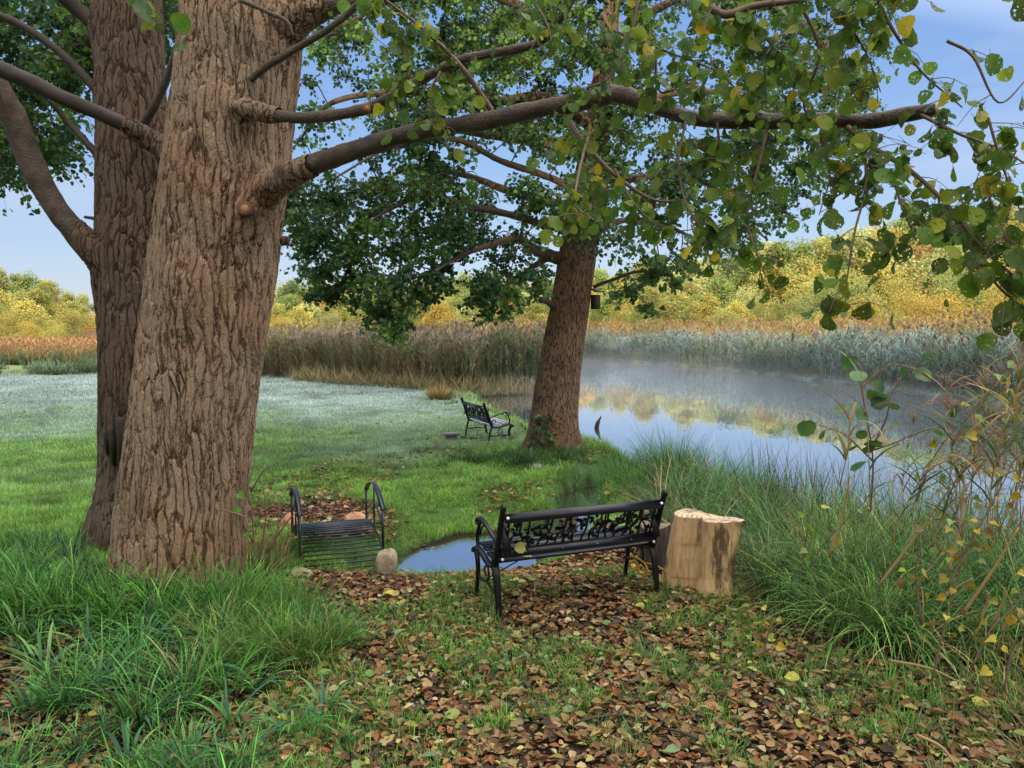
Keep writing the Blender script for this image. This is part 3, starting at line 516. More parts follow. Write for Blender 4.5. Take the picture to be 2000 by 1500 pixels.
cp = [(550, -150), (585, 60), (580, 120), (590, 200), (560, 300), (552, 440), (590, 480), (600, 540), (640, 600), (690, 560), (715, 640), (790, 655), (815, 580), (850, 560), (900, 520), (930, 590), (1000, 585), (1060, 560), (1095, 500), (1165, 470), (1180, 560), (1230, 580), (1290, 560), (1350, 490), (1400, 500), (1490, 450), (1560, 380), (1620, 300), (1700, 200), (1750, 0), (1750, -150)]
cc2 = region(cp, 820, 10.8, 15.6, .66, .012, 50)
lowc = [P(x + rng.normal(0, 9), y + rng.normal(0, 8), 11.4 + rng.normal(0, .2)) for x, y in ((600, 470), (610, 500), (625, 520), (640, 570), (620, 585), (660, 572), (700, 500), (710, 540), (705, 580), (720, 600), (745, 560), (760, 600), (780, 620), (800, 640), (770, 580), (735, 620), (805, 560), (850, 540), (840, 580), (870, 520), (880, 560), (930, 570), (940, 590), (960, 560), (980, 590), (1000, 570), (1020, 545), (1040, 560), (1200, 580), (1230, 560), (1250, 590), (1280, 560), (1300, 540))]
anch2 = np.vstack(a2); lm, tm = spray(cc2 + lowc, np.r_[rng.uniform(.26, .46, len(cc2)), rng.uniform(.12, .24, len(lowc))], .75, 12, 9, .076, LEAF_MID, GREEN_D, [4, 4, 2, 3], anch2, .005)
lm.part('foliage', M['leaf_mid'], al2, smooth=False); tm.part('twigs', M['twig'], al2)
mb = MB(); Vb, Fb = box(P(1163, 590, 13.15), (.09, .2, .24), .3); mb.add(Vb, Fb); nb = mb.solid('bird_box', plain('weathered_box', (.05, .035, .028), .8), 'small dark wooden bird box fixed on the right side of the leaning alder trunk', 'bird box', smooth=False)
Vr, Fr = box(P(1164, 567, 13.12), (.13, .25, .025), .3, .25); obj('lid', mesh('lid', Vr, Fr, M['rock_grey']), nb)
# ivy at its foot
def leafy(name, roots, label, cat, lsz, cols, mat='grass', proto=HEART, n=60, group=None):
    mb = MB(); pos = A(roots); V, F, c, U = leafset(proto, pos, rdir(len(pos)) * A([1, 1, .6]) + A([0, 0, -.4]), rdir(len(pos)) * .6 + A([0, -.8, .5]), lsz * rng.uniform(.6, 1.2, len(pos)), A([1, 1, 1.])); mb.add(V, F, np.repeat(pick(cols, len(pos)), len(proto[0]), 0), U); return mb
ivp = [P(x, y, d) for x, y, d in zip(rng.normal(1058, 18, 75), rng.uniform(812, 885, 75), rng.uniform(12.58, 12.75, 75))]
iv = leafy('ivy', ivp, '', '', .11, [(.05, .13, .03), (.14, .22, .04), (.03, .08, .03)]); 
for k in range(6): iv.add(*tube(crom([P(1030 + k * 10, 885, 12.6), P(1040 + k * 8, 850, 12.62), P(1050 + rng.normal(0, 14), 815, 12.7)], 4), [.006, .003], 4), (.1, .06, .04))
iv.solid('ivy_plant', M['grass'], 'light green climbing vine with heart shaped leaves on the foot of the leaning alder', 'climbing plant', smooth=False)

# ------------------------------------------------------------------ benches
def bench(loc, rz, label, frost):
    t = thing('garden_bench', label, 'bench', loc, rz, 'black ornate garden benches'); L = 1.24; I = M['iron']; S = M['slat']
    def pt(name, mb, mat, par=t, sm=True): return mb.part(name, mat, par, world=False, smooth=sm)
    for sx in (-1, 1):
        x = sx * (L / 2 + .012); q = lambda pts, n=6: crom([(x, a, b_) for a, b_ in pts], n); fl = (1.25, .8)
        m_ = MB(); m_.add(*tube(q([(-.235, 0), (-.245, .03), (-.225, .16), (-.195, .29), (-.165, .37), (-.175, .42)]), [.019, .017, .02, .023, .024, .022], 8, flat=fl)); m_.add(*tube(q([(-.27, .004), (-.235, .006), (-.2, .004)]), .014, 6)); pt('rear_leg', m_, I)
        m_ = MB(); m_.add(*tube(q([(.225, 0), (.215, .1), (.19, .22), (.2, .31), (.235, .37)]), [.017, .017, .02, .022, .022], 8, flat=fl)); m_.add(*tube(q([(.195, .004), (.23, .006), (.26, .004)]), .014, 6)); pt('front_leg', m_, I)
        m_ = MB(); m_.add(*tube(q([(-.172, .37), (-.1, .345), (0, .35), (.12, .385), (.2, .395), (.262, .37), (.285, .345)]), [.024, .022, .022, .022, .02, .022, .016], 8, flat=fl)); pt('seat_support', m_, I)
        m_ = MB(); m_.add(*tube(q([(-.165, .37), (-.2, .46), (-.255, .62), (-.31, .765), (-.325, .80), (-.345, .79)]), [.025, .024, .022, .022, .026, .014], 8, flat=fl)); pt('back_post', m_, I)
        m_ = MB(); m_.add(*tube(q([(-.225, .54), (-.14, .555), (-.02, .60), (.1, .625), (.17, .62), (.195, .595), (.18, .575), (.16, .585)]), [.014, .014, .016, .018, .018, .016, .015, .012], 8, flat=fl))
        m_.add(*tube(q([(.12, .615), (.165, .56), (.2, .49), (.19, .42), (.17, .38)]), [.012, .013, .014, .015, .016], 8)); m_.add(*tube(q([(.02, .6), (.1, .57), (.15, .5)]), .008, 6)); m_.add(*tube(q([(-.12, .4), (-.16, .46), (-.12, .5), (-.08, .46), (-.11, .44)]), .008, 6)); pt('armrest', m_, I)
        m_ = MB(); m_.add(*tube(q([(-.21, .2), (-.1, .185), (0, .2), (.1, .185), (.19, .2)]), .011, 6)); m_.add(*tube(q([(0, .2), (-.04, .24), (-.03, .3), (.02, .31), (.05, .27), (.01, .24)]), .008, 6)); m_.add(*tube(q([(-.03, .3), (0, .345)]), .008, 6)); pt('leg_scroll', m_, I)
        for a, b_ in ((-.325, .745), (-.225, .435)):
            m_ = MB(); c = A([sx * (L / 2 - .018), a, b_ - .01]); m_.add(*tube([c + A([0, -.005, -.002]), c + A([0, -.014, -.005]), c + A([0, -.019, -.006])], [.011, .010, .004], 12)); pt('bolt_cap', m_, M['bolt'])
    for k, (a, b_, rx) in enumerate(((-.14, .372, .12), (-.06, .369, .0), (.02, .378, -.12), (.10, .40, -.15), (.18, .413, -.03), (.25, .398, .32))):
        m_ = MB(); m_.add(*bevbox((0, a, b_ + .012), (L - .01, .066, .02), .005, rx=-rx)); pt('seat_slat', m_, M['frostslat'] if frost else S, sm=False)
    bk = math.atan2(.345, .155) - pi / 2   # lean of the back
    lean = math.atan2(.155, .43)
    def bp(x, s, o=0): return A([x, -.185 - s * sin(lean) - o * cos(lean), .40 + s * cos(lean) - o * sin(lean) * 1.0])
    for nm, s, w in (('top_slat', .345, .062), ('bottom_slat', .06, .062)):
        m_ = MB(); m_.add(*bevbox(bp(0, s, .004), (L - .012, .018, w), .004, rx=-lean)); pt(nm, m_, S, sm=False)
    m_ = MB(); r2 = np.random.default_rng(5)  # cast rose lattice
    def fl(path, w): m_.add(*tube(crom([bp(x, s) for x, s in path], 5), w, 6, flat=(1, 1)))
    for s in (.098, .308): fl([(-L / 2 + .03, s), (0, s), (L / 2 - .03, s)], .0065)
    for x in (-L / 2 + .045, L / 2 - .045): fl([(x, .098), (x, .2), (x, .308)], .009)
    for sx in (-1, 1):  # end plates
        m_.add(*bevbox(bp(sx * (L / 2 - .03), .203), (.055, .008, .25), .002, rx=-lean))
    for k in range(17):
        x = -.54 + k * .0675; d = r2.uniform(-.09, .09); fl([(x, .1), (x + d * .2 + r2.normal(0, .018), .17), (x + d * .9, .23 + r2.normal(0, .012)), (x + d, .306)], .0075)
    for k in range(12):
        x = r2.uniform(-.52, .4); fl([(x, r2.uniform(.11, .3)), (x + .06, r2.uniform(.12, .29)), (x + .13, r2.uniform(.11, .3))], .0065)
    for k in range(92):  # leaves
        x, s, a, l = -.55 + 1.1 * (k + r2.random()) / 92, r2.uniform(.125, .285), r2.uniform(0, 2 * pi), r2.uniform(.03, .05)
        c, e = (x, s), (cos(a), sin(a)); pr = [(0, 0), (.3, .32), (.7, .28), (1.1, 0), (.7, -.28), (.3, -.32)]; pp = [(x + l * (u * e[0] - v * e[1]), s + l * (u * e[1] + v * e[0])) for u, v in pr]
        V = A([bp(*q_, .004) for q_ in pp] + [bp(*q_, -.004) for q_ in pp]); m_.add(V, [A([[0, 1, 2, 3], [0, 3, 4, 5], [9, 8, 7, 6], [11, 10, 9, 6]]), A([[i_, (i_ + 1) % 6, (i_ + 1) % 6 + 6, i_ + 6] for i_ in range(6)])])
    for k in range(9):  # roses
        x, s = -.5 + k * .125 + r2.normal(0, .012), r2.uniform(.16, .25)
        for rr, oo in ((.030, .0), (.022, .006), (.012, .010)):
            th = np.arange(10) * 2 * pi / 10; V = A([bp(x + rr * cos(a) * (1 + .12 * (i_ % 2)), s + rr * sin(a), oo + .003) for i_, a in enumerate(th)] + [bp(x, s, oo + .009)] + [bp(x + rr * cos(a), s + rr * sin(a), -.006) for a in th])
            j_ = np.arange(10); m_.add(V, [np.stack([j_, (j_ + 1) % 10, np.full(10, 10)], -1), np.stack([j_ + 11, (j_ + 1) % 10 + 11, (j_ + 1) % 10, j_], -1)])
    pt('back_panel', m_, I)
    for x in (-.42, -.14, .14, .42):
        m_ = MB(); c = bp(x, .318, .015); m_.add(*tube([bp(x, .318, .004), bp(x, .318, .016)], [.014, .010], 10)); pt('mounting_lug', m_, I)
        for s in (.3175, .062):
            m_ = MB(); m_.add(*tube([bp(x, s, .012), bp(x, s, .0185)], [.0045, .0035], 8)); pt('screw', m_, M['zinc'])
    for sx in (-1, 1):
        for s in (.14, .26):
            m_ = MB(); m_.add(*tube([bp(sx * (L / 2 - .035), s, .004), bp(sx * (L / 2 - .035), s, .010)], [.0045, .0035], 8)); pt('screw', m_, M['zinc'])
        m_ = MB(); m_.add(*tube([(sx * (L / 2 - .0), .05, .2), (sx * (L / 2 - .34), 0.02, .362)], .0045, 6)); pt('brace_rod', m_, I)
    return t
bz = float(gz(.41, 5.64))
bench((.407, 5.643, .0), R(21.9), 'black cast iron bench with rose lattice back seen from behind, beside the pale stump', False)
B2 = P(953, 856, 15.3); bench((B2[0], B2[1], float(gz(B2[0], B2[1])) - .01), R(-67), 'small distant black bench with frosted seat beside the leaning alder, facing the pond', True)

# ------------------------------------------------------------------ bridge
br = thing('footbridge', 'small arched black metal garden bridge over the narrow ditch', 'bridge', (-1.62, 7.0, -.03), R(20)); W = .66; LB = 1.5
arc = lambda y, h0=0, rise=.22: h0 + rise * (1 - (y / (LB / 2)) ** 2)
ys = np.linspace(-LB / 2, LB / 2, 27)
for k, y in enumerate(ys):
    a = math.atan2(-2 * .22 * y / (LB / 2) ** 2, 1); mb = MB(); mb.add(*bevbox((0, y, arc(y)), (W, .024, .012), .003, rx=-a)); mb.part('deck_slat', M['bridge'], br, False, False)
for sx in (-1, 1):
    yy = np.linspace(-LB / 2 - .02, LB / 2 + .02, 24); mb = MB(); mb.add(*tube([(sx * (W / 2 + .006), y, arc(y) - .012) for y in yy], .022, 4, flat=(.25, 1.0))); mb.part('side_beam', M['bridge'], br, False, False)
    x = sx * (W / 2 + .024); tops = {}
    hr = lambda y: .44 + .15 * (1 - (y / .45) ** 2); lr = lambda y: .30 + .12 * (1 - ((y) / .45) ** 2)
    for y in (-.44, .0, .44):
        mb = MB(); r_ = .012 if y else .008; mb.add(*tube([(x, y, arc(y) - .06), (x, y, hr(y) + (.0 if y else .0))], r_, 4)); mb.part('railing_post', M['bridge'], br, False, False)
    yy = np.linspace(-.455, .455, 20); mb = MB(); mb.add(*tube([(x, y, hr(y) + .004) for y in yy], .024, 4, flat=(1.0, .22))); mb.part('handrail', M['bridge'], br, False, False)
    mb = MB(); mb.add(*tube([(x - sx * .004, y, lr(y)) for y in yy], .011, 4, flat=(1.0, .4))); mb.part('lower_rail', M['bridge'], br, False, False)

# ------------------------------------------------------------------ stones
def stone(name, c, s, mat, label, seed, rz=0, tilt=0, group=None, cut=.25):
    n, m = 36, 22; th = np.linspace(0, 2 * pi, n, endpoint=False); ph = np.linspace(0, pi, m); T, Q = np.meshgrid(th, ph, indexing='ij')
    d = np.stack([np.cos(T) * np.sin(Q), np.sin(T) * np.sin(Q), np.cos(Q)], -1); r_ = np.random.default_rng(seed); r = np.ones(T.shape)
    for k in range(9):
        nn = nrm(r_.normal(size=3)); h = r_.uniform(.68, .98); dt = d @ nn; r = np.minimum(r, np.where(dt > .05, h / np.maximum(dt, .05), 9))
    r = r * (1 + .22 * (fbm(np.cos(T) * 2 + 4, np.sin(T) * 1.5 + Q * 2, 1.3, seed) - .5)); V = d * r[..., None] * A(s)
    ct, st_ = cos(tilt), sin(tilt); V = V @ A([[ct, 0, -st_], [0, 1, 0], [st_, 0, ct]]); cz, sz_ = cos(rz), sin(rz); V = V @ A([[cz, sz_, 0], [-sz_, cz, 0], [0, 0, 1]])
    V = V.reshape(-1, 3) + A(c); i = np.arange(n)[:, None] * m; i2 = ((np.arange(n) + 1) % n)[:, None] * m; j = np.arange(m - 1)[None]
    return solid(name, V, [np.stack([i + j, i + j + 1, i2 + j + 1, i2 + j], -1).reshape(-1, 4)], M[mat], label, 'stone', group)
G = lambda px, py, d: P(px, py, d)
stone('stone', P(752, 1100, 6.38), (.10, .09, .135), 'rock_tan', 'upright egg shaped tan stone at the near right corner of the little bridge', 4, .3, .25, 'stones around the footbridge')
stone('stone', P(590, 1128, 6.3), (.11, .09, .075), 'rock_tan', 'rounded tan stone half in grass at the near left corner of the little bridge', 7, .8, .3, 'stones around the footbridge')
stone('stone', P(695, 1022, 7.95), (.13, .1, .12), 'rock_orange', 'orange brown stone behind the right railing at the far end of the little bridge', 9, .2, -.2, 'stones around the footbridge')
stone('stone', P(570, 1022, 8.0), (.14, .1, .11), 'rock_orange', 'orange brown stone behind the left railing at the far end of the little bridge', 12, 1.2, .1, 'stones around the footbridge')
stone('stone', P(797, 1125, 6.5), (.11, .06, .045), 'rock_grey', 'flat grey stone lying right of the upright tan stone', 15, -.5, .3)
stone('stone', P(934, 876, 14.6), (.12, .1, .09), 'rock_tan', 'small pale stone by the near rear leg of the distant bench', 18, .4, .2)
stone('stone', P(984, 860, 15.1), (.10, .1, .13), 'rock_grey', 'pale grey stone by the front leg of the distant bench', 21, .4, .2)
stone('stone', P(984, 915, 12.0) * A([1, 1, 0]) + A([.5, -.4, float(gz(.45, 11.6)) + .03]), (.1, .07, .05), 'rock_grey', 'small grey stone in the grass in front of the leaning alder', 25, .4)
mb = MB(); c = P(881, 838, 15.3); gzz = float(gz(c[0], c[1])); mb.add(*box((c[0], c[1], gzz + .07), (.2, .18, .12), .2)); sb = mb.solid('stone_block', M['rock_grey'], 'low grey block topped by a flat slab on the lawn left of the distant bench', 'stone block', smooth=False)
V, F = box((c[0], c[1], gzz + .145), (.34, .3, .03), .2); obj('slab', mesh('slab', V, F, M['rock_grey']), sb)
V, F = tube(crom([(c[0] + .2, c[1], gzz + .07), (c[0] + .35, c[1] - .05, gzz + .05), (c[0] + .5, c[1] - .02, gzz + .06)], 4), [.03, .035, .015], 7, rough=.3); solid('branch_piece', V, F, M['twig'], 'short dark piece of wood lying beside the flat slab on the lawn', 'piece of wood')

# ------------------------------------------------------------------ stumps
def lobed(name, circ, h, mat, endm, label, seed, nz=60, nth=150, lip=None):
    """circ(t)-> list of (x,y,r); top cap separate"""
    th = np.linspace(0, 2 * pi, nth, endpoint=False); rows = []
    for k in range(nz):
        t_ = k / (nz - 1); cs = circ(t_); ctr = A([np.mean([c[0] for c in cs]), np.mean([c[1] for c in cs])]); r = np.zeros(nth)
        for (cx, cy, cr) in cs:
            ox, oy = cx - ctr[0], cy - ctr[1]; b_ = ox * np.cos(th) + oy * np.sin(th); q_ = b_ * b_ - (ox * ox + oy * oy - cr * cr); r = np.maximum(r, np.where(q_ > 0, b_ + np.sqrt(np.maximum(q_, 0)), 0))
        r = np.maximum(r, .05); r = r * (1 + .06 * (fbm(np.cos(th) * 3 + 5, np.sin(th) * 3 + t_ * 1.2, 1.5, seed) - .5) * 2 + .02 * (vnoise(th * 9, np.full(nth, t_ * 2.0), 1, seed + 2) - .5))
        rows.append(np.stack([ctr[0] + r * np.cos(th), ctr[1] + r * np.sin(th), np.full(nth, t_ * h) + (.012 * np.sin(th * 2 + seed) * t_)], -1))
    V = A(rows).reshape(-1, 3); i = np.arange(nz - 1)[:, None] * nth; j = np.arange(nth)[None]; k = (j + 1) % nth
    return V, [np.stack([i + j, i + k, i + nth + k, i + nth + j], -1).reshape(-1, 4)], A(rows[-1]), ctr
def stump(name, loc, circ, h, mat, endm, label, seed):
    V, F, top, ctr = lobed(name, circ, h, mat, endm, label, seed); o = obj(name, mesh(name, V, F, M[mat], smooth=True)); o.location = loc; tag(o, label, 'log')
    n = len(top); rings = [top * (1, 1, 1) if f == 1 else A([ctr[0], ctr[1], top[:, 2].mean()]) + (top - A([ctr[0], ctr[1], top[:, 2].mean()])) * f + A([0, 0, .004 * (1 - f)]) for f in (1, .97, .7, .4, .1)]
    rings[1] = rings[1] + A([0, 0, .006]); V = np.vstack(rings); j = np.arange(n); k = (j + 1) % n; F = [np.concatenate([np.stack([a * n + j, a * n + k, (a + 1) * n + k, (a + 1) * n + j], -1) for a in range(4)])]; F.append((4 * n + j)[None])
    obj('cut_top', mesh('cut_top', V, F, M[endm]), o, False); return o
S0 = (1.47, 5.78, 0.0)
stump('tree_stump', S0, lambda t_: [(.055 + .03 * t_, -.08, .148 - .028 * min(1, 4 * t_) + .012 * max(0, t_ - .85) / .15), (-.225 + .115 * t_ ** .9, .10, .088 + .022 * t_), (.10 + .06 * t_, -.07, .075 + .012 * t_ + .02 * max(0, t_ - .9) / .1)], .575, 'log_pale', 'end_pale', 'tall pale debarked double stump with a dark streak, right of the near bench', 4)
stump('tree_stump', (1.2, 6.45, -.03), lambda t_: [(0, 0, .135 - .01 * t_), (.05, .02, .1)], .37, 'log_dark', 'end_dark', 'short dark log standing behind the right legs of the near bench', 9)

# yellow cord hanging under the bench
cx = P(1243, 1090, 6.0); mb = MB()
th = np.linspace(0, 4 * pi, 40)
for dx, dz in ((-.02, -.055), (.045, -.09)): mb.add(*tube([(cx[0] + dx + .028 * cos(a), cx[1] + .006 * a / 4, cx[2] + dz + .032 * sin(a)) for a in th], .008, 6))
mb.add(*tube(crom([P(1226, 1090, 6.15), P(1240, 1088, 6.05), P(1258, 1100, 5.9), P(1268, 1118, 5.85)], 6), .006, 6)); mb.add(*tube(crom([P(1255, 1098, 5.9), P(1280, 1104, 5.85), P(1300, 1115, 5.9)], 6), .004, 6))
mb.add(*tube(crom([P(1246, 1076, 6.0), P(1247, 1092, 6.0)], 4), .003, 5))
mb.solid('cord', M['rope'], 'coiled yellow cord tied between the right hand legs of the near bench', 'cord')
# driftwood in pond
c = P(1170, 852, 18.9); c[2] = WL; V, F = tube(crom([c + A([-.06, 0, -.35]), c + A([-.06, 0, -.02]), c + A([-.03, 0, .12]), c + A([.05, 0, .3])], 5), [.05, .055, .05, .008], 7, rough=.4, seed=3); solid('driftwood', V, F, M['twig'], 'dark broken branch stub sticking out of the pond right of the leaning alder', 'branch')
# distant red vehicle roofs
t_ = thing('trailer', 'low red trailer half hidden in golden scrub left of the twin alder', 'trailer', (P(186, 640, 72)[0], 72, float(gz(-39, 72)))); mr = plain('red_paint', (.36, .05, .03), .5)
c = P(186, 641, 72); mb = MB(); mb.add(*bevbox((c[0] + 1.3, 72, c[2]), (3.4, 2, .11), .03)); mb.part('roof', mr, t_, True, False); mb = MB(); mb.add(*bevbox((c[0] + 1.2, 72, c[2] - .95), (3.2, 1.8, 1.4), .05)); mb.part('body', M['twigpale'], t_, True, False)
for sx in (-1.4, 1.4): mb = MB(); mb.add(*tube([(c[0] + 1.2 + sx, 70.95, c[2] - 1.75), (c[0] + 1.2 + sx, 71.15, c[2] - 1.75)], .35, 16)); mb.part('wheel', M['iron'], t_, True, False)

# ------------------------------------------------------------------ lawn and grasses (stuff)
def polar(n, d0, d1, a0=-37, a1=37, p=1.0):
    u = rng.random(n); d = (d0 ** -p + u * (d1 ** -p - d0 ** -p)) ** (-1 / p); a = np.radians(rng.uniform(a0, a1, n)); return d * np.sin(a), d * np.cos(a), d
def land(x, y, m=.0): return gz(x, y) > WL + .10 + m
def litterw(x, y):  # 1 inside the trodden leafy clearing
    return inpoly(x, y, CLEAR)
x, y, d = polar(930000, 6.4, 50, -52, 40, p=1.0); z = gz(x, y); ok = (z > WL + .015) & ~litterw(x, y) & (np.hypot((x + 2.35) / .7, (y - 8.5) / .55) > 1)
SEDGE = [(1.35, 6.9), (1.5, 8.2), (1.75, 9.4), (1.95, 11.3), (2.2, 12.9), (2.9, 11.6), (3.4, 9.7), (4.2, 8.5), (5.4, 7.7), (8, 7.0), (8, 4.3), (4.2, 4.0), (2.9, 4.3), (2.2, 4.65), (1.85, 5.0), (1.85, 5.6), (1.95, 6.1)]
ok &= ~inpoly(x, y, SEDGE) & (vnoise(x, y, 2.4, 61) + .5 * vnoise(x, y, 7, 62) > .42 * sst(19, 9, d) + .28 * sst(10, 7, d) * (rng.random(len(x)))); x, y, z, d = x[ok], y[ok], z[ok], d[ok]
n = len(x); tuf = fbm(x, y, 2.6, 63); shore = sst(.9, .25, dpoly(x, y, POND, True)) + .4 * sst(.9, .4, dpoly(x, y, CHAN)) * (y > 8.6); h = (.018 + .13 * tuf ** 2 + .07 * vnoise(x, y, 3.6, 67) ** 2 + .012 * (d / 12)) * (1 + 1.1 * np.clip(shore, 0, 1)) * rng.uniform(.6, 1.4, n)
fr = sst(9, 29, y + 12 * (fbm(x, y, .35, 31) - .5) + 8 * (tuf - .5)); fr = np.clip(fr + .3 * rng.normal(0, 1, n) * fr, 0, 1)[:, None]; fr *= (1 - .8 * np.clip(shore, 0, 1))[:, None]
gcol = pick([(.17, .34, .06), (.23, .40, .07), (.12, .25, .05), (.30, .38, .08), (.30, .24, .10)], n, [5, 4, 4, 1.6, .5], .2); gcol = gcol * (.1 + .6 * fbm(x, y, .9, 66)[:, None] + .9 * vnoise(x, y, 3.6, 67)[:, None] + .7 * vnoise(x, y * .8, 1.7, 68)[:, None]); gcol = gcol * (1 - fr) + A([.42, .51, .49]) * (.0 + 1.3 * vnoise(x, y * .8, .8, 93)[:, None] + .9 * vnoise(x, y, 2.4, 94)[:, None]) * rng.uniform(.6, 1.15, (n, 1)) * fr
far = sst(36, 40, y)[:, None]; gcol = gcol * (1 - far) + A([.17, .2, .07]) * far
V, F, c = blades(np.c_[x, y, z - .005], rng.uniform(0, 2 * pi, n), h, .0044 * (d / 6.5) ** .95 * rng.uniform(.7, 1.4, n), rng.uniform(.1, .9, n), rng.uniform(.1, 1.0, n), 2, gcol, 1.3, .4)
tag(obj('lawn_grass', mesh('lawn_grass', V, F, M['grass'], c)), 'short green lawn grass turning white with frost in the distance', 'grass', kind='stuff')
# small tufts in the leaf litter
def tufts(cx, cy, nb, rad, L, w, cols, colw, lean=.5, bend=.9, seg=3, jit=.2, tip=1.5, base=.2):
    k = np.repeat(np.arange(len(cx)), nb); n = len(k); a = rng.uniform(0, 2 * pi, n); rr = rad[k] * np.sqrt(rng.random(n)); X_ = cx[k] + rr * np.cos(a); Y_ = cy[k] + rr * np.sin(a)
    z_ = gz(X_, Y_) - .01; az = a + rng.normal(0, .7, n); cc = pick(cols, len(cx), colw, .15)[k] * (1 + rng.normal(0, jit, (n, 1)))
    return blades(np.c_[X_, Y_, z_], az, L[k] * rng.uniform(.45, 1.15, n), w * rng.uniform(.7, 1.3, n), rng.uniform(.03, lean, n), rng.uniform(.2, 1.3, n) * bend, seg, np.clip(cc, .004, .9), tip, base)
GRN = [(.11, .28, .05), (.16, .36, .06), (.08, .2, .045), (.22, .36, .07)]
tx, ty = rng.uniform(-2, 3.6, 4300), rng.uniform(2.8, 8.0, 4300); k = litterw(tx, ty) & (vnoise(tx, ty, 1.7, 71) + .5 * vnoise(tx, ty, 5, 72) + .14 * sst(1.2, -.6, tx) > .83) ; tx, ty = tx[k], ty[k]
m1 = MB(); m1.add(*tufts(tx, ty, 26, rng.uniform(.02, .09, len(tx)), rng.uniform(.05, .15, len(tx)), .0042, GRN, None))
tx, ty = rng.uniform(-9, -3.6, 1500), rng.uniform(1.5, 7.5, 1500); k = (tx < -3.9 - .15 * ty + 1.0 * (ty > 5)) ; tx, ty = tx[k], ty[k]; m1.add(*tufts(tx, ty, 34, rng.uniform(.05, .2, len(tx)), rng.uniform(.08, .26, len(tx)), .007, GRN, None))
tx, ty = rng.uniform(-2.8, -1.15, 90), rng.uniform(2.7, 3.6, 90); m1.add(*tufts(tx, ty, 26, rng.uniform(.04, .12, 90), rng.uniform(.14, .32, 90), .008, [(.055, .16, .03), (.09, .25, .04), (.045, .13, .05)], None, .7, 1.6, 5, .38, 1.6, .12))
# long green grass at the foot of the twin alder
LG = [(-2.3, 3.0), (-2.75, 4.4), (-4.2, 5.6), (-4.9, 6.8), (-3.9, 6.9), (-3.2, 5.6), (-2.2, 5.25), (-2.0, 5.8), (-1.9, 5.9), (-1.6, 5.6), (-1.25, 5.2), (-1.0, 4.8), (-1.3, 4.3), (-1.9, 3.4), (-.8, 3.1), (-1.0, 2.7), (-2.3, 2.7)]
def inreg(poly, n):
    p = A(poly); xs, ys_ = [], []
    while sum(map(len, xs)) < n:
        a = rng.uniform(p[:, 0].min(), p[:, 0].max(), n); b_ = rng.uniform(p[:, 1].min(), p[:, 1].max(), n); k_ = inpoly(a, b_, poly); xs.append(a[k_]); ys_.append(b_[k_])
    return np.concatenate(xs)[:n], np.concatenate(ys_)[:n]
tx, ty = inreg(LG, 330); k = vnoise(tx, ty, 2.2, 91) > .38; tx, ty = tx[k], ty[k]; m1.add(*tufts(tx, ty, 30, rng.uniform(.05, .14, len(tx)), rng.uniform(.2, .5, len(tx)), .009, [(.055, .16, .03), (.09, .25, .04), (.13, .32, .05), (.045, .13, .05), (.28, .26, .12)], [4, 4, 2, 3, .7], .6, 1.6, 5, .38, 1.6, .12))
tx, ty = inreg([(-1.95, 4.5), (-1.95, 5.6), (-1.5, 5.3), (-1.0, 4.7), (-1.2, 4.2)], 46); m1.add(*tufts(tx, ty, 60, rng.uniform(.06, .16, 46), rng.uniform(.25, .46, 46), .005, [(.07, .18, .03), (.11, .24, .04), (.26, .28, .07)], [4, 4, 1.2], .5, 1.6, 5))
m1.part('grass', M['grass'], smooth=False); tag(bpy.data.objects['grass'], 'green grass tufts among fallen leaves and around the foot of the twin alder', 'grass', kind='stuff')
tx, ty = rng.uniform(-3.7, -1.9, 70), rng.uniform(5.05, 5.55, 70); m1 = MB(); m1.add(*tufts(tx, ty, 34, rng.uniform(.05, .12, 70), rng.uniform(.3, .52, 70), .009, [(.05, .15, .03), (.09, .25, .04), (.14, .33, .05), (.3, .27, .12)], [4, 4, 2, .6], .5, 1.5, 5, .38, 1.6, .12))
tag(m1.part('tall_grass', M['grass'], smooth=False), 'tall green grass hiding the foot of the twin alder', 'grass', kind='stuff')
# broad bladed grasses lower left as a few plants
def bigblade(name, cx, cy, n, L, w, label, cols, seg=7, lean=.5, bend=2.0, rad=.06):
    n_ = n; a = rng.uniform(0, 2 * pi, n_); X_ = cx + rad * np.cos(a) * rng.random(n_); Y_ = cy + rad * np.sin(a) * rng.random(n_); V, F, c = blades(np.c_[X_, Y_, gz(X_, Y_) - .01], a, L * rng.uniform(.5, 1.1, n_), w * rng.uniform(.6, 1.2, n_), rng.uniform(.05, lean, n_), rng.uniform(.6, 1, n_) * bend, seg, pick(cols, n_), 1.2, .55, rng.normal(0, .25, n_))
    return solid(name, V, F, M['grass'], label, 'grass clump', 'broad bladed grass clumps at the lower left', c, smooth=False)
LBL = 'broad bladed arching green grass clump at the foot of the twin alder'
for (px, py, L) in ((60, 1300, .42), (170, 1330, .4), (90, 1180, .4), (200, 1190, .36), (260, 1250, .42), (330, 1130, .34), (400, 1280, .34), (250, 1400, .34), (330, 1240, .36), (430, 1400, .3), (150, 1250, .4), (20, 1220, .38), (480, 1330, .33), (340, 1480, .26), (560, 1420, .26), (450, 1480, .26), (620, 1380, .28), (20, 1380, .3), (500, 1230, .34), (80, 1090, .3), (220, 1500, .26)):
    dd = 2.0 * FPX / (py - 642 + 40); xx = (px - 1000) / FPX * dd; bigblade('grass_clump', xx, dd, 22, L, .021, LBL, [(.07, .2, .05), (.10, .27, .06), (.05, .15, .08), (.15, .3, .08)])
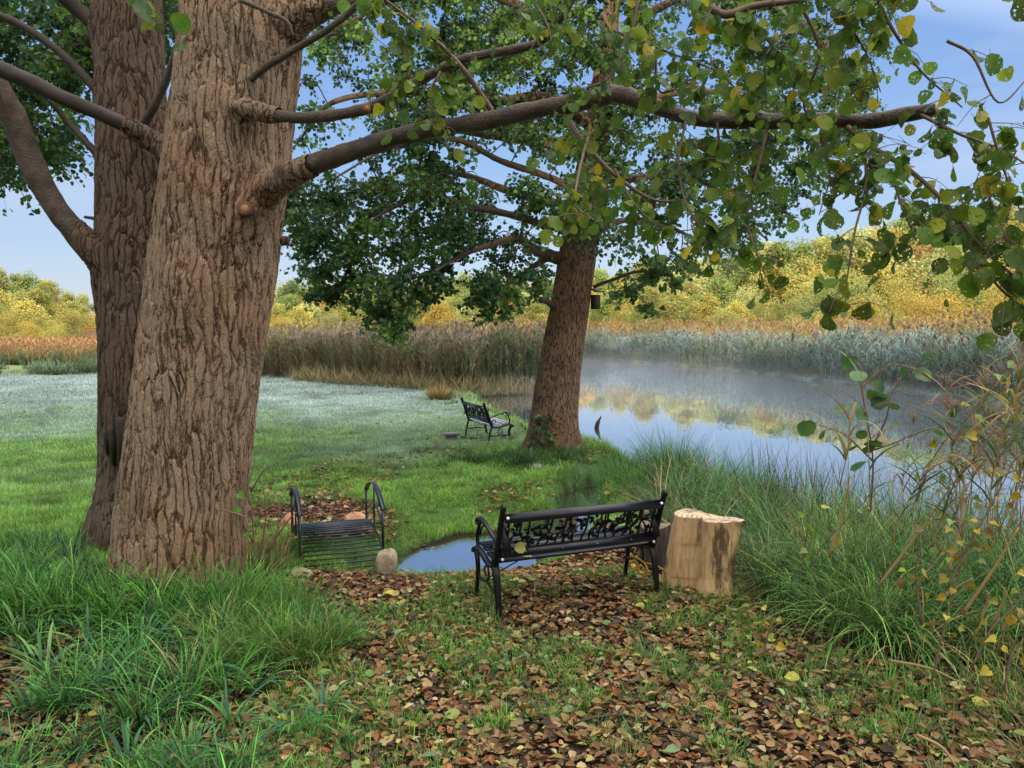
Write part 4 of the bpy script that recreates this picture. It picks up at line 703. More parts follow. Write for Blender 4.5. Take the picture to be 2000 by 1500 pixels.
# sedge bank (right)
tx, ty = inreg(SEDGE, 760); k = land(tx, ty, .0); tx, ty = tx[k], ty[k]; n = len(tx); L = rng.uniform(.55, 1.1, n) * (1 - .35 * sst(5.2, 4.2, ty)); ms = MB()
ms.add(*tufts(tx, ty, 44, rng.uniform(.05, .14, n), L, .0068, [(.06, .15, .04), (.09, .21, .05), (.045, .12, .05), (.18, .30, .07), (.42, .30, .14)], [5, 5, 4, 2.2, 1.4], .8, 2.5, 6, .42, 1.6, .1))
tx, ty = inreg([(2.0, 4.9), (2.6, 4.5), (4.2, 4.3), (5.2, 5.2), (5, 6.2), (2.4, 6.2)], 170); n = 170; ms.add(*tufts(tx, ty, 46, rng.uniform(.05, .16, n), rng.uniform(.55, .95, n), .0075, [(.08, .2, .045), (.12, .27, .055), (.2, .34, .07), (.4, .34, .1)], [4, 4, 2, .8], .8, 2.4, 6, .42, 1.6, .12))
# straw-coloured dead blades low in the sedge
tx, ty = inreg(SEDGE, 260); n = len(tx); ms.add(*tufts(tx, ty, 26, rng.uniform(.05, .2, n), rng.uniform(.2, .5, n), .006, [(.33, .2, .08), (.42, .29, .13), (.2, .12, .05), (.12, .17, .05)], None, 1.2, .9, 4))
tx, ty = rng.uniform(2.2, 4.2, 60), rng.uniform(3.1, 4.1, 60); ms.add(*tufts(tx, ty, 24, rng.uniform(.05, .15, 60), rng.uniform(.15, .35, 60), .005, [(.33, .23, .1), (.14, .2, .05), (.3, .27, .1)], None, 1.2, .8, 4))
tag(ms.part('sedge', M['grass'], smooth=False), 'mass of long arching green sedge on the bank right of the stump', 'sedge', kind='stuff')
# upright water-side rushes
def rush(name, cx, cy, label, n=70, L=.75, w=.007, cols=[(.04, .10, .03), (.07, .14, .035)], lean=.35, bend=.5, rad=.12, group=None):
    a = rng.uniform(0, 2 * pi, n); rr = rad * np.sqrt(rng.random(n)); X_ = cx + rr * np.cos(a); Y_ = cy + rr * np.sin(a); V, F, c = blades(np.c_[X_, Y_, np.maximum(gz(X_, Y_), WL - .1) - .02], a, L * rng.uniform(.5, 1.1, n), w * rng.uniform(.7, 1.2, n), rng.uniform(.02, lean, n), rng.uniform(.1, 1, n) * bend, 5, pick(cols, n), 1.2, .5)
    return solid(name, V, F, M['grass'], label, 'grass tussock', group, c, smooth=False)
for px, d in ((1530, 8.6), (1580, 8.3), (1625, 8.2), (1670, 8.0), (1490, 9.2), (1560, 9.0), (1610, 8.7)): rush('rush_clump', (px - 1000) / FPX * d, d, 'dark upright rush clump on the bank against the pale water', 55, 1.0, .009, [(.03, .055, .02), (.05, .07, .025), (.10, .07, .03)], .3, .3, .15, 'rush clumps along the bank')
for px, d in ((1200, 10.5), (1180, 9.6), (1240, 10.0), (1225, 11.2)): rush('sedge_tussock', (px - 1000) / FPX * d, d, 'bright green young sedge tussock by the dark ditch water behind the near bench', 110, .55, .009, [(.07, .2, .04), (.11, .26, .05)], .4, .7, .2, 'bright sedge tussocks by the ditch')
for px, py, d in ((1290, 0, 12.0), (1350, 0, 11.4), (1400, 0, 10.9), (1450, 0, 10.4), (1320, 0, 10.6), (1500, 0, 9.8)): rush('sedge_tussock', (px - 1000) / FPX * d, d, 'dark green fountain shaped sedge tussock on the pond bank', 480, 1.0, .0065, [(.08, .18, .05), (.11, .24, .06), (.06, .15, .065)], .5, 1.9, .2, 'fountain shaped sedge tussocks on the pond bank')
c = P(860, 792, 25); rush('sedge_tussock', c[0], c[1], 'straw brown tussock at the lawn edge near the reeds', 500, .62, .02, [(.30, .17, .06), (.42, .27, .1), (.12, .16, .05)], .9, 1.2, .3)
# dark sedge beside the alder foot
x_, y_ = rng.normal(.1, .55, 40), rng.normal(12.1, .3, 40); m_ = MB(); m_.add(*tufts(x_, y_, 50, rng.uniform(.08, .2, 40), rng.uniform(.15, .36, 40), .009, [(.03, .09, .035), (.05, .13, .04), (.09, .2, .06)], None, .6, 1.3, 4)); x_, y_ = rng.uniform(-2.5, 1.6, 160), rng.uniform(17, 29.5, 160); k = land(x_, y_) & (dpoly(x_, y_, POND, True) < 1.1)
m_.add(*tufts(x_[k], y_[k], 40, rng.uniform(.1, .3, k.sum()), rng.uniform(.1, .24, k.sum()), .016, [(.10, .17, .05), (.26, .19, .08), (.15, .25, .09)], None, .5, .8, 3)); tag(m_.part('rough_grass', M['grass'], smooth=False), 'rough taller grass along the pond margin and under the leaning alder', 'grass', kind='stuff')

# ------------------------------------------------------------------ reed beds (stuff)
def reeds(x, y, H, leafc, stemc, plume, lw=.03, nl=8, plc=(.24, .16, .11), leafL=.45, topf=None, frost=0.0):
    n = len(x); z = np.maximum(gz(x, y), WL - .15); mb = MB(); az = rng.uniform(0, 2 * pi, n); lean = rng.uniform(.0, .16, n); Hh = H * rng.uniform(.75, 1.1, n)
    mb.add(*blades(np.c_[x, y, z], az, Hh, lw * .5, lean, .12, 3, pick(stemc, n), 1.0, .7))
    for k in range(nl):
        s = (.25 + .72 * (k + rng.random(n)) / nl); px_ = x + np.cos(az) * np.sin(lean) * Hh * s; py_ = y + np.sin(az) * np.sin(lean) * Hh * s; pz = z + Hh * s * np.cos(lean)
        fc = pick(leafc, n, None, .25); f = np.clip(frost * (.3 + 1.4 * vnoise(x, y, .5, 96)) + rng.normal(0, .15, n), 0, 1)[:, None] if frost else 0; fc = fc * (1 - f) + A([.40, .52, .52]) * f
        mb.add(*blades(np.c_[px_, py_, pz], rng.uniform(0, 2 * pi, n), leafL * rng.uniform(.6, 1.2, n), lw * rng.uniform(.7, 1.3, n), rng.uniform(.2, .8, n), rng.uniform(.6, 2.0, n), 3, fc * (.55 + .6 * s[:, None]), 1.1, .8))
    if plume:
        k = rng.random(n) < plume; m = k.sum(); tx = x[k] + np.cos(az[k]) * np.sin(lean[k]) * Hh[k]; ty = y[k] + np.sin(az[k]) * np.sin(lean[k]) * Hh[k]; tz = z[k] + Hh[k] * .98
        for q in range(5): mb.add(*blades(np.c_[tx, ty, tz - .02 * q], az[k] + rng.normal(0, .5, m), rng.uniform(.16, .3, m), lw * 1.2, rng.uniform(.1, .7, m), .9, 2, pick([plc], m, None, .25), 1.0, .9))
    return mb
def band(poly, n): return inreg(poly, n)
def band9(poly, n): return inreg([(a * .93, b_ * .93) for a, b_ in poly], n)
# near clump behind the lawn
x, y = band9([(1.45, 30.6), (1.7, 33.8), (-3, 35), (-9, 40), (-14, 44), (-14, 40.5), (-9, 36.8), (-5.5, 33.0), (-3.2, 30.8), (-1.6, 29.9), (-1, 30.6)], 4600); g = sst(-3.5, .5, x)
k = rng.random(len(x)) < .3 + .6 * g
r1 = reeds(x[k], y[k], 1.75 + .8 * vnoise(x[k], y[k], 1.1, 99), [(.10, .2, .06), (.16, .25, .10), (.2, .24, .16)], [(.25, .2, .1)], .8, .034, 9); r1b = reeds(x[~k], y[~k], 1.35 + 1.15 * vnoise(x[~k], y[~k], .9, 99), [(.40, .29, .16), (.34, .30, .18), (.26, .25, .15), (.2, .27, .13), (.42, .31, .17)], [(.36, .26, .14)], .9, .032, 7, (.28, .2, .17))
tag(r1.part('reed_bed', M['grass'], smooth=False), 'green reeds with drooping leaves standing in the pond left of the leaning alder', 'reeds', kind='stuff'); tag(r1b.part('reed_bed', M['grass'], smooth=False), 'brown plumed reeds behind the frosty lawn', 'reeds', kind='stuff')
# collapsed straw at their foot
x, y = band9([(1.2, 30.2), (-1.4, 29.4), (-3.4, 30.2), (-5.5, 32.4), (-10.5, 36.4), (-10.5, 37.4), (-5.3, 33.4), (-3, 31.2), (1.3, 31)], 3200); V, F, c = blades(np.c_[x, y, np.maximum(gz(x, y), WL) + rng.random(len(x)) * .1], rng.uniform(0, 2 * pi, len(x)), rng.uniform(.4, 1.1, len(x)), .022, rng.uniform(.3, 1.35, len(x)), rng.uniform(0, .5, len(x)), 2, pick([(.38, .26, .15), (.46, .34, .2), (.2, .18, .08), (.13, .19, .06)], len(x)), 1.1, .9)
tag(obj('straw', mesh('straw', V, F, M['grass'], c)), 'collapsed straw coloured reed stems at the foot of the reeds', 'reeds', kind='stuff')
# frosted far reeds
x, y = band9([(19.5, 23.8), (17, 26.8), (15.2, 37.6), (13.2, 49.8), (8.2, 61.8), (4.5, 62.6), (4, 66), (10, 66), (16.5, 52), (19, 38), (21, 29), (28, 24), (28, 18.5)], 6800)
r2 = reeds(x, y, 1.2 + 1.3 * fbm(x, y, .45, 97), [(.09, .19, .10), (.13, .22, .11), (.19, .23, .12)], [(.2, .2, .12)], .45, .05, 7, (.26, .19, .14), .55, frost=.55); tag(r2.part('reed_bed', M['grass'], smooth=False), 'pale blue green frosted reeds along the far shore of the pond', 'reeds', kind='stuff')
x, y = band9([(4, 65), (10, 65), (16.8, 52), (19.3, 38), (21, 29), (40, 30), (52, 60), (40, 84), (-2, 84), (-8, 70)], 7000); zc = gz(x, y)
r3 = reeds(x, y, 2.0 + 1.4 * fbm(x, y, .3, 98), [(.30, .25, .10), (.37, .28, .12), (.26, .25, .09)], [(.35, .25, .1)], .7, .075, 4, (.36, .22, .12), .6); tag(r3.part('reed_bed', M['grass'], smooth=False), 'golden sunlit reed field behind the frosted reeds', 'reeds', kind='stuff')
x, y = band([(-2, 36), (2, 40), (3, 66), (-10, 86), (-70, 86), (-48, 60), (-36, 49), (-20, 46), (-14, 45), (-9, 41)], 7000)
r4 = reeds(x, y, 1.45 + .45 * sst(-18, -2, x), [(.42, .23, .09), (.44, .30, .12), (.32, .25, .10), (.36, .18, .07)], [(.3, .17, .08)], .5, .075, 5, (.42, .22, .12), .6); tag(r4.part('bracken', M['grass'], smooth=False), 'orange brown sunlit bracken and reeds beyond the frosty lawn', 'bracken', kind='stuff')
# hummocky rough grass behind the lawn
tx, ty = rng.uniform(-36, -9, 1300), rng.uniform(38.5, 46, 1300); k = fbm(tx, ty, .35, 90) > .38; tx, ty = tx[k], ty[k]; m_ = MB(); n = len(tx)
m_.add(*tufts(tx, ty, 30, rng.uniform(.2, .5, n), rng.uniform(.4, .95, n), .035, [(.05, .11, .04), (.08, .15, .06), (.17, .23, .17), (.06, .07, .04)], None, .6, 1.2, 3)); tag(m_.part('rough_grass', M['grass'], smooth=False), 'dark hummocks of rough grass behind the frosty lawn', 'grass', kind='stuff')
# bank scrub left of the reeds
tx, ty = rng.uniform(-46, -10, 700), rng.uniform(48.5, 54, 700); m_ = MB(); n = len(tx); m_.add(*tufts(tx, ty, 26, rng.uniform(.3, .7, n), rng.uniform(.7, 1.35, n), .05, [(.09, .15, .07), (.2, .13, .07), (.14, .19, .11), (.08, .12, .05)], None, .7, 1.2, 3)); tag(m_.part('scrub', M['grass'], smooth=False), 'shaded grey green and brown scrub in front of the orange bracken', 'scrub', kind='stuff')

# ------------------------------------------------------------------ far trees
def treemesh(seed, kind):
    r_ = np.random.default_rng(seed); nb = {'round': 30, 'tall': 24, 'pine': 20, 'bush': 18}[kind]; cs = []
    for k in range(nb):
        u = (k + .5) / nb
        if kind == 'round': zc = .12 + .78 * u; rad = .38 * math.sin(pi * min(1, .12 + .9 * u)) ** .6
        elif kind == 'tall': zc = .1 + .82 * u; rad = .27 * math.sin(pi * min(1, .15 + .85 * u)) ** .7
        elif kind == 'pine': zc = .45 + .5 * u; rad = .3 * math.sin(pi * min(1, .3 + .7 * u))
        else: zc = .08 + .74 * u; rad = .55 * math.cos(pi / 2 * u * .95) ** .7
        a = r_.uniform(0, 2 * pi); q = rad * math.sqrt(r_.random()) * 1.0; cs.append((q * cos(a), q * sin(a), zc + r_.normal(0, .02), r_.uniform(.10, .17) * (1.25 if kind == 'bush' else 1)))
    cs = A(cs); nl = 6000 if kind != 'bush' else 8000; k = r_.integers(0, nb, nl); d = nrm(r_.normal(size=(nl, 3))); rr = (r_.random(nl) ** .4)[:, None]; p = cs[k, :3] + d * rr * cs[k, 3, None] * A([1.15, 1.15, .85])
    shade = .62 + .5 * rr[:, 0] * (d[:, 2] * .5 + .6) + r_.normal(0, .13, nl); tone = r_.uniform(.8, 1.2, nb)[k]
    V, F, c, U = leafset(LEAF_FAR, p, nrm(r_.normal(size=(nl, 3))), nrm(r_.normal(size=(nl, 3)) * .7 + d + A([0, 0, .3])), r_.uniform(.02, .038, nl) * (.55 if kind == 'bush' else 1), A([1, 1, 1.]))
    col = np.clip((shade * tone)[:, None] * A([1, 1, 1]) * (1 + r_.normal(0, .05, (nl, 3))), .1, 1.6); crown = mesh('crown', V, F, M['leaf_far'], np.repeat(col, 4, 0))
    tm = MB(); lean = r_.normal(0, .03, 2)
    if kind == 'bush':
        for q in range(7): a = r_.uniform(0, 2 * pi); tm.add(*tube(crom([(0, 0, 0), (.15 * cos(a), .15 * sin(a), .2), (.4 * cos(a), .4 * sin(a), .45)], 3), [.012, .004], 4))
    else:
        tm.add(*tube(crom([(0, 0, 0), (lean[0], lean[1], .4), (lean[0] * 2, lean[1] * 2, .85)], 4), [.022, .014, .004], 6))
        for q in range(9): c_ = cs[r_.integers(0, nb)]; tm.add(*tube([(lean[0], lean[1], c_[2] * .6), (c_[0] * .9, c_[1] * .9, c_[2])], [.008, .003], 4))
    V, F, c, U = tm.get(); return crown, mesh('trunk', V, F, M['twigpale'], smooth=True)
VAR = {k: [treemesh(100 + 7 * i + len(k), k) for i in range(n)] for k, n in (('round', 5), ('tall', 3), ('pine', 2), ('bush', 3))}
PAL = {'yellow': (.47, .42, .12), 'olive': (.36, .36, .11), 'green': (.25, .32, .10), 'gold': (.54, .40, .10), 'dark': (.14, .19, .08), 'rust': (.46, .29, .11), 'pale': (.40, .42, .17)}
DESC = {'yellow': 'yellow green', 'olive': 'olive green', 'green': 'soft green', 'gold': 'golden yellow', 'dark': 'dark green', 'rust': 'orange brown', 'pale': 'pale green'}
KD = {'round': ('broadleaf_tree', 'round crowned', 'tree'), 'tall': ('broadleaf_tree', 'tall narrow', 'tree'), 'pine': ('pine_tree', 'high crowned', 'tree'), 'bush': ('shrub', 'spreading', 'bush')}
tc = 0
def ftree(px, top, d, kind, hue, place, wf=1.0, base=None):
    global tc
    x_ = (px - 1000) / FPX * d; z0 = float(gz(x_, d)) if base is None else base; h = P(px, top, d)[2] - z0
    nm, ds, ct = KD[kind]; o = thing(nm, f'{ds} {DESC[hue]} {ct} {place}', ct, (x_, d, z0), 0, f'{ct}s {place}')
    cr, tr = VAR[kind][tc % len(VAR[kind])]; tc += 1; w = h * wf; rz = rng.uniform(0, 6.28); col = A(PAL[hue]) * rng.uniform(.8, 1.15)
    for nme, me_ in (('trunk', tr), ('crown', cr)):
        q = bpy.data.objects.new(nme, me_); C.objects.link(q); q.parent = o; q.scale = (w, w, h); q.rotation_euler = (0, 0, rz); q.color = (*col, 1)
hu = list(PAL); WAL = [3, 4, 3, 1.3, .5, .9, 3.5]
def hue(): return rng.choice(hu, p=A(WAL) / sum(WAL))
topx = [(-150, 520), (0, 535), (60, 545), (110, 560), (160, 590), (210, 592), (400, 590), (520, 556), (700, 552), (900, 550), (1050, 546), (1200, 530), (1350, 516), (1450, 505), (1550, 492), (1700, 468), (1850, 446), (2000, 424), (2150, 412)]
tops = lambda p: np.interp(p, [a for a, b_ in topx], [b_ for a, b_ in topx]) - 9 - 14 * float(sst(1150, 1600, p))
PL1 = 'in the wood beyond the pond and field'
for px in np.arange(-60, 2100, 29):  # back row on the hill
    if 215 < px < 480: continue
    ftree(px + rng.normal(0, 8), tops(px) + rng.normal(0, 6), rng.uniform(150, 175), rng.choice(['round', 'round', 'tall', 'pine']), rng.choice(['olive', 'pale', 'green', 'yellow', 'dark'], p=[.3, .3, .2, .12, .08]), 'on the ridge of the far hill', .95)
for px in np.arange(-70, 2120, 27):
    if 215 < px < 470: continue
    tp = tops(px); ftree(px + rng.normal(0, 12), tp + (642 - tp) * rng.uniform(.14, .4), rng.uniform(118, 140), rng.choice(['round', 'round', 'tall']), hue(), 'halfway up the far hill', 1.0)
for px in np.arange(-70, 1700, 34):
    if 225 < px < 470: continue
    tp = tops(px); ftree(px + rng.normal(0, 14), tp + (642 - tp) * rng.uniform(.38, .7), rng.uniform(96, 110), rng.choice(['round', 'tall', 'bush'], p=[.55, .2, .25]), hue(), 'at the front edge of the far wood', 1.1)
for px, tp, d in ((240, 585, 160), (300, 578, 160), (360, 572, 165), (430, 566, 160), (270, 606, 110), (345, 600, 108), (420, 596, 105)): ftree(px, tp, d, 'round', hue(), 'behind the twin alder across the field', 1.2)
for px, tp, d, hh_ in ((-40, 598, 82, 'gold'), (30, 600, 84, 'yellow'), (90, 606, 80, 'olive'), (150, 596, 78, 'yellow'), (205, 596, 80, 'gold'), (-10, 625, 70, 'olive'), (60, 622, 72, 'gold'), (110, 620, 71, 'yellow'), (540, 612, 85, 'gold'), (1420, 600, 92, 'green'), (600, 628, 90, 'olive'), (760, 625, 90, 'rust'), (1000, 624, 90, 'olive'), (1200, 618, 90, 'rust'), (1320, 622, 88, 'gold')):
    ftree(px, tp, d, 'bush', hh_, 'beyond the bracken field', 1.3)
for px, tp, d, hh_ in ((1560, 606, 60, 'yellow'), (1630, 588, 60, 'gold'), (1700, 568, 60, 'gold'), (1780, 556, 58, 'gold'), (1860, 552, 58, 'gold'), (1940, 548, 57, 'gold'), (2010, 556, 56, 'yellow'), (1740, 600, 52, 'olive'), (1900, 600, 50, 'gold'), (1990, 625, 46, 'rust'), (1820, 612, 51, 'gold'), (2050, 600, 50, 'gold'), (1640, 520, 88, 'green'), (1760, 510, 88, 'yellow'), (1880, 500, 86, 'green'), (1990, 490, 85, 'yellow')):
    ftree(px, tp, d, 'bush', hh_, 'on the right hand bank behind the reeds', 1.35 if d < 70 else 1.15)

# ------------------------------------------------------------------ leaf litter
def litter(x, y, sz, cols, w, dz=.02, proto=None):
    n = len(x); z = gz(x, y) + rng.random(n) * dz + .004; nn = rdir(n) * .62 + A([0, 0, 1.]); a = rng.uniform(0, 2 * pi, n)
    return leafset(proto or LIT, np.c_[x, y, z], np.c_[np.cos(a), np.sin(a), rng.normal(0, .12, n)], nn, sz * rng.uniform(.4, 1.3, n), A([1, 1, 1.])), np.repeat(pick(cols, n, w, .22), len((proto or LIT)[0]), 0)
LIT = (A([[0, -.1, .02], [.3, .18, .14], [.40, .55, .17], [.2, .92, .1], [0, .97, -.0], [-.2, .92, .08], [-.40, .55, .2], [-.3, .18, .12], [0, .5, -.02]]), [A([[0, 1, 2, 8], [8, 2, 3, 4], [8, 4, 5, 6], [0, 8, 6, 7]])])
LIT2 = (A([[0, -.12, .05], [.22, .15, .26], [.26, .55, .34], [.12, .9, .2], [0, 1.02, .12], [-.16, .85, .2], [-.30, .5, .30], [-.2, .15, .2], [0, .48, -.02]]), LIT[1])
LC = .92 * A([(.15, .075, .032), (.24, .135, .055), (.31, .20, .09), (.28, .105, .036), (.07, .042, .028), (.30, .27, .10), (.42, .38, .09), (.20, .26, .12), (.40, .31, .17)]); LWt = [5, 5, 4, 3, 4, 1.5, .8, .9, 1.6]
ml = MB(); x, y = inreg(CLEAR, 8500); (V, F, c, U), K = litter(x, y, .053, LC, LWt, .03, LIT2); ml.add(V, F, K, U); x, y = inreg(CLEAR, 10500)
(V, F, c, U), K = litter(x, y, .049, LC, LWt, .022); ml.add(V, F, K, U)
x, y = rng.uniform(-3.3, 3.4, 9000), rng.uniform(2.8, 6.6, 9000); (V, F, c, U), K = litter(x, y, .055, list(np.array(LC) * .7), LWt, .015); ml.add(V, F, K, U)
x, y, d = polar(9000, 7, 20, -25, 12, 1.4); k = land(x, y) & (vnoise(x, y, .8, 77) > .45); x, y = x[k], y[k]; (V, F, c, U), K = litter(x, y, .065, LC, LWt, .05); ml.add(V, F, K, U)
x, y = rng.normal(-2.35, .5, 2600), rng.normal(8.5, .4, 2600); (V, F, c, U), K = litter(x, y, .05, [(.10, .045, .03), (.17, .08, .05), (.3, .17, .1)], [4, 3, 1], .02); ml.add(V, F, K, U)
tag(ml.part('leaf_litter', M['litter'], smooth=False), 'brown and yellow fallen leaves covering the ground', 'fallen leaves', kind='stuff')
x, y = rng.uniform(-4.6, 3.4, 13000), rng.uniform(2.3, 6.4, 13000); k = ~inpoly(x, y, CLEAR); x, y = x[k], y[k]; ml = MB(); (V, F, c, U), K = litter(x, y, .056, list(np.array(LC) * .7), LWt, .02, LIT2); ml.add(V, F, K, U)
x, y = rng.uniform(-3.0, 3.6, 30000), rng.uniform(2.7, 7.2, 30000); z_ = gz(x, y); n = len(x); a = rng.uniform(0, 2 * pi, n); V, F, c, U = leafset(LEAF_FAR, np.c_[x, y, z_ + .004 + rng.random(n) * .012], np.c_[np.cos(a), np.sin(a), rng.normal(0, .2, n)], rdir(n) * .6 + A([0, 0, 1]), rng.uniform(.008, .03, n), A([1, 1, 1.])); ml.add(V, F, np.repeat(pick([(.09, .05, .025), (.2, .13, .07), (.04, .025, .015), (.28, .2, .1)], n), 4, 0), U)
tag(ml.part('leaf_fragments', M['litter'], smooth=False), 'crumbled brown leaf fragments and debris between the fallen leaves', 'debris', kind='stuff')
# mulch chips
mc = MB(); x = np.concatenate([rng.normal(-.85, .35, 3200), rng.normal(-2.35, .5, 2200)]); y = np.concatenate([rng.normal(6.25, .22, 3200), rng.normal(8.5, .38, 2200)]); n = len(x); a = rng.uniform(0, 2 * pi, n)
V, F, c, U = leafset(LEAF_FAR, np.c_[x, y, gz(x, y) + .006 + rng.random(n) * .02], np.c_[np.cos(a), np.sin(a), rng.normal(0, .15, n)], rdir(n) * .4 + A([0, 0, 1]), rng.uniform(.02, .06, n), A([1, 1, 1.])); V = V; mc.add(V, F, np.repeat(pick([(.09, .035, .022), (.13, .06, .035), (.06, .03, .02)], n), 4, 0), U)
tag(mc.part('mulch', M['litter'], smooth=False), 'dark reddish bark mulch at both ends of the little bridge', 'mulch', kind='stuff')
# fresh yellow-green leaves
def oneleaf(name, p, tip, nm_, s, col, label, group=None, proto=LEAF_NEAR):
    V, F, c, U = leafset(proto, A([p]), A([tip], float), A([nm_], float), A([s]), A([1, 1, 1.])); return solid(name, V, F, M['leaf_near2'], label, 'leaf', group, np.broadcast_to(A(col), (len(V), 3)), U, False)
M['leaf_near2'] = foliage('fallen_leaf', .25, .5, .4, veins=True)
bm = A([.407, 5.643, 0]); cr_, sr_ = cos(R(21.9)), sin(R(21.9)); bl = lambda x, y, z: A([.407 + x * cr_ - y * sr_, 5.643 + x * sr_ + y * cr_, z])
oneleaf('leaf', bl(-.53, -.275, .50), (.9, .35, .1), (.2, -1, .2), .085, (.30, .27, .08), 'pale yellow leaf caught in the lattice at the left end of the near bench')
oneleaf('leaf', bl(-.42, -.155, .402), (.9, .3, .0), (.1, -.1, 1), .075, (.34, .30, .08), 'yellow leaf lying on the rear seat slat of the near bench')
YL = 'fresh yellow or green leaf lying on the brown leaf litter'
for k in range(70):
    x, y = inreg(CLEAR, 1); a = rng.uniform(0, 6.28); oneleaf('leaf', (x[0], y[0], float(gz(x[0], y[0])) + .03), (cos(a), sin(a), .1), rng.normal(size=3) * .25 + A([0, 0, 1]), rng.uniform(.055, .09), pick([(.4, .38, .05), (.25, .34, .06), (.13, .25, .06), (.45, .42, .16)], 1)[0], YL, 'fresh leaves on the leaf litter')

# ------------------------------------------------------------------ right bank: sapling, reeds, vines, sticks
def sapling(pix_list, base_px, label, lsz, cols, name='sapling', mat='leaf_near2', kk=(2, 4), dens=14, colw=None):
    b0 = P(*base_px); t = thing(name, label, 'sapling' if name == 'sapling' else 'plant', b0); tm = MB(); lm = MB()
    for pix in pix_list:
        pts = crom([P(*q) for q in pix], 6); tm.add(*tube(pts, [.006, .002], 6, rough=.05))
        L = np.linalg.norm(np.diff(pts, axis=0), axis=1).sum(); n = max(2, int(L * dens))
        for u in np.linspace(.25, 1, n):
            i = min(int(u * (len(pts) - 1)), len(pts) - 2); a = pts[i]; d = rdir(1)[0] * A([1, .6, .4]); e = a + nrm(d) * rng.uniform(.03, .09); tm.add(*tube([a, e], [.0018, .001], 4)); k = 1
            V, F, c, U = leafset(HEART if name == 'vine' else LEAF_NEAR, A([e]), A([nrm(d) + A([0, 0, -.5])]), A([rng.normal(size=3) * .9 + A([0, -.5, .6])]), A([lsz * rng.uniform(.6, 1.15)]), A([1, 1, 1.])); lm.add(V, F, np.repeat(pick(cols, 1, colw), len(V), 0), U)
    tm.part('stem', M['twigpale'], t); lm.part('leaves', M[mat], t, smooth=False); return t
sapling([[(1700, 1000, 4.9), (1705, 900, 4.85), (1690, 800, 4.8), (1680, 740, 4.8), (1690, 700, 4.8)], [(1700, 880, 4.85), (1730, 820, 4.8), (1745, 760, 4.8), (1785, 715, 4.8), (1795, 700, 4.8)], [(1705, 900, 4.85), (1650, 850, 4.8), (1600, 830, 4.8)], [(1703, 880, 4.85), (1760, 860, 4.8), (1800, 835, 4.8)]], (1700, 1010, 4.9), 'young sapling with round dark green leaves standing out against the pond at the right', .11, [(.03, .11, .035), (.05, .15, .04), (.03, .09, .05)], dens=11)
sapling([[(1560, 1150, 5.4), (1575, 1050, 5.35), (1590, 970, 5.3)], [(1590, 1100, 5.2), (1610, 1060, 5.2), (1680, 990, 5.1)]], (1560, 1150, 5.4), 'small weed with lime green leaves right of the pale stump', .075, [(.2, .3, .05), (.35, .34, .04), (.12, .25, .05)], name='vine', dens=9)
vn = 'climbing vine with yellow heart shaped leaves draped over the reeds at the right edge'
sapling([[(1820, 1330, 3.9), (1850, 1200, 3.9), (1880, 1080, 3.9), (1860, 990, 3.9)], [(1900, 1300, 3.8), (1935, 1230, 3.8), (1985, 1180, 3.8), (2020, 1120, 3.8)], [(1850, 1150, 3.9), (1900, 1050, 3.9), (1940, 980, 3.9), (1990, 880, 3.9)], [(1800, 1220, 4.0), (1790, 1100, 4.0), (1830, 1000, 4.0)], [(1960, 1350, 3.7), (1980, 1260, 3.7), (2010, 1200, 3.7)]][:6], (1850, 1330, 3.9), vn, .057, [(.36, .28, .025), (.26, .28, .03), (.12, .2, .03), (.4, .25, .02), (.2, .12, .04)], name='vine', dens=27)
sapling([[(1860, 870, 4.4), (1900, 800, 4.4), (1960, 740, 4.4), (2010, 690, 4.4)], [(1900, 900, 4.3), (1950, 830, 4.3), (2000, 800, 4.3)], [(1790, 980, 4.5), (1820, 900, 4.5), (1870, 830, 4.5)]], (1870, 960, 4.4), 'thin vine with small yellow leaves climbing high among reeds at the right edge', .06, [(.45, .36, .03), (.2, .3, .05), (.08, .17, .04)], name='vine', dens=16)
sapling([[(1490, 1290, 4.7), (1500, 1240, 4.7), (1510, 1190, 4.7)]], (1490, 1290, 4.7), 'little weed with bright yellow leaves at the edge of the sedge', .06, [(.5, .42, .03), (.4, .4, .05)], name='vine', dens=26)
def cane(p0, p1, r, label, bend=.02, col='cane', leaves=0, name='reed_stem', lw=.016, group=None, pl=False):
    a, b_ = P(*p0), P(*p1); m = (a + b_) / 2 + A([bend, 0, bend]); pts = crom([a, m, b_], 6); mb = MB(); mb.add(*tube(pts, [r, r * .55], 7, rough=.05), (.42, .3, .14))
    for k in range(leaves):
        u = rng.uniform(.3, 1); i = int(u * (len(pts) - 1)); mb.add(*blades(pts[i][None], A([rng.uniform(0, 2 * pi)]), A([rng.uniform(.25, .5)]), A([lw]), A([rng.uniform(.3, 1.0)]), A([rng.uniform(.6, 2.0)]), 6, pick([(.07, .15, .04), (.16, .2, .05), (.35, .26, .08), (.25, .11, .05), (.05, .1, .05)], 1), 1.1, .9))
    if pl:
        for q in range(60): mb.add(*blades(pts[-1][None] - A([[0, 0, .05 * rng.random()]]), A([rng.uniform(0, 6.28)]), A([rng.uniform(.06, .16)]), A([.004]), A([rng.uniform(.1, .9)]), A([1.2]), 3, A([(.22, .16, .12)]), 1, .9))
    return mb.solid(name, M['grass'], label, 'reed', group, False)
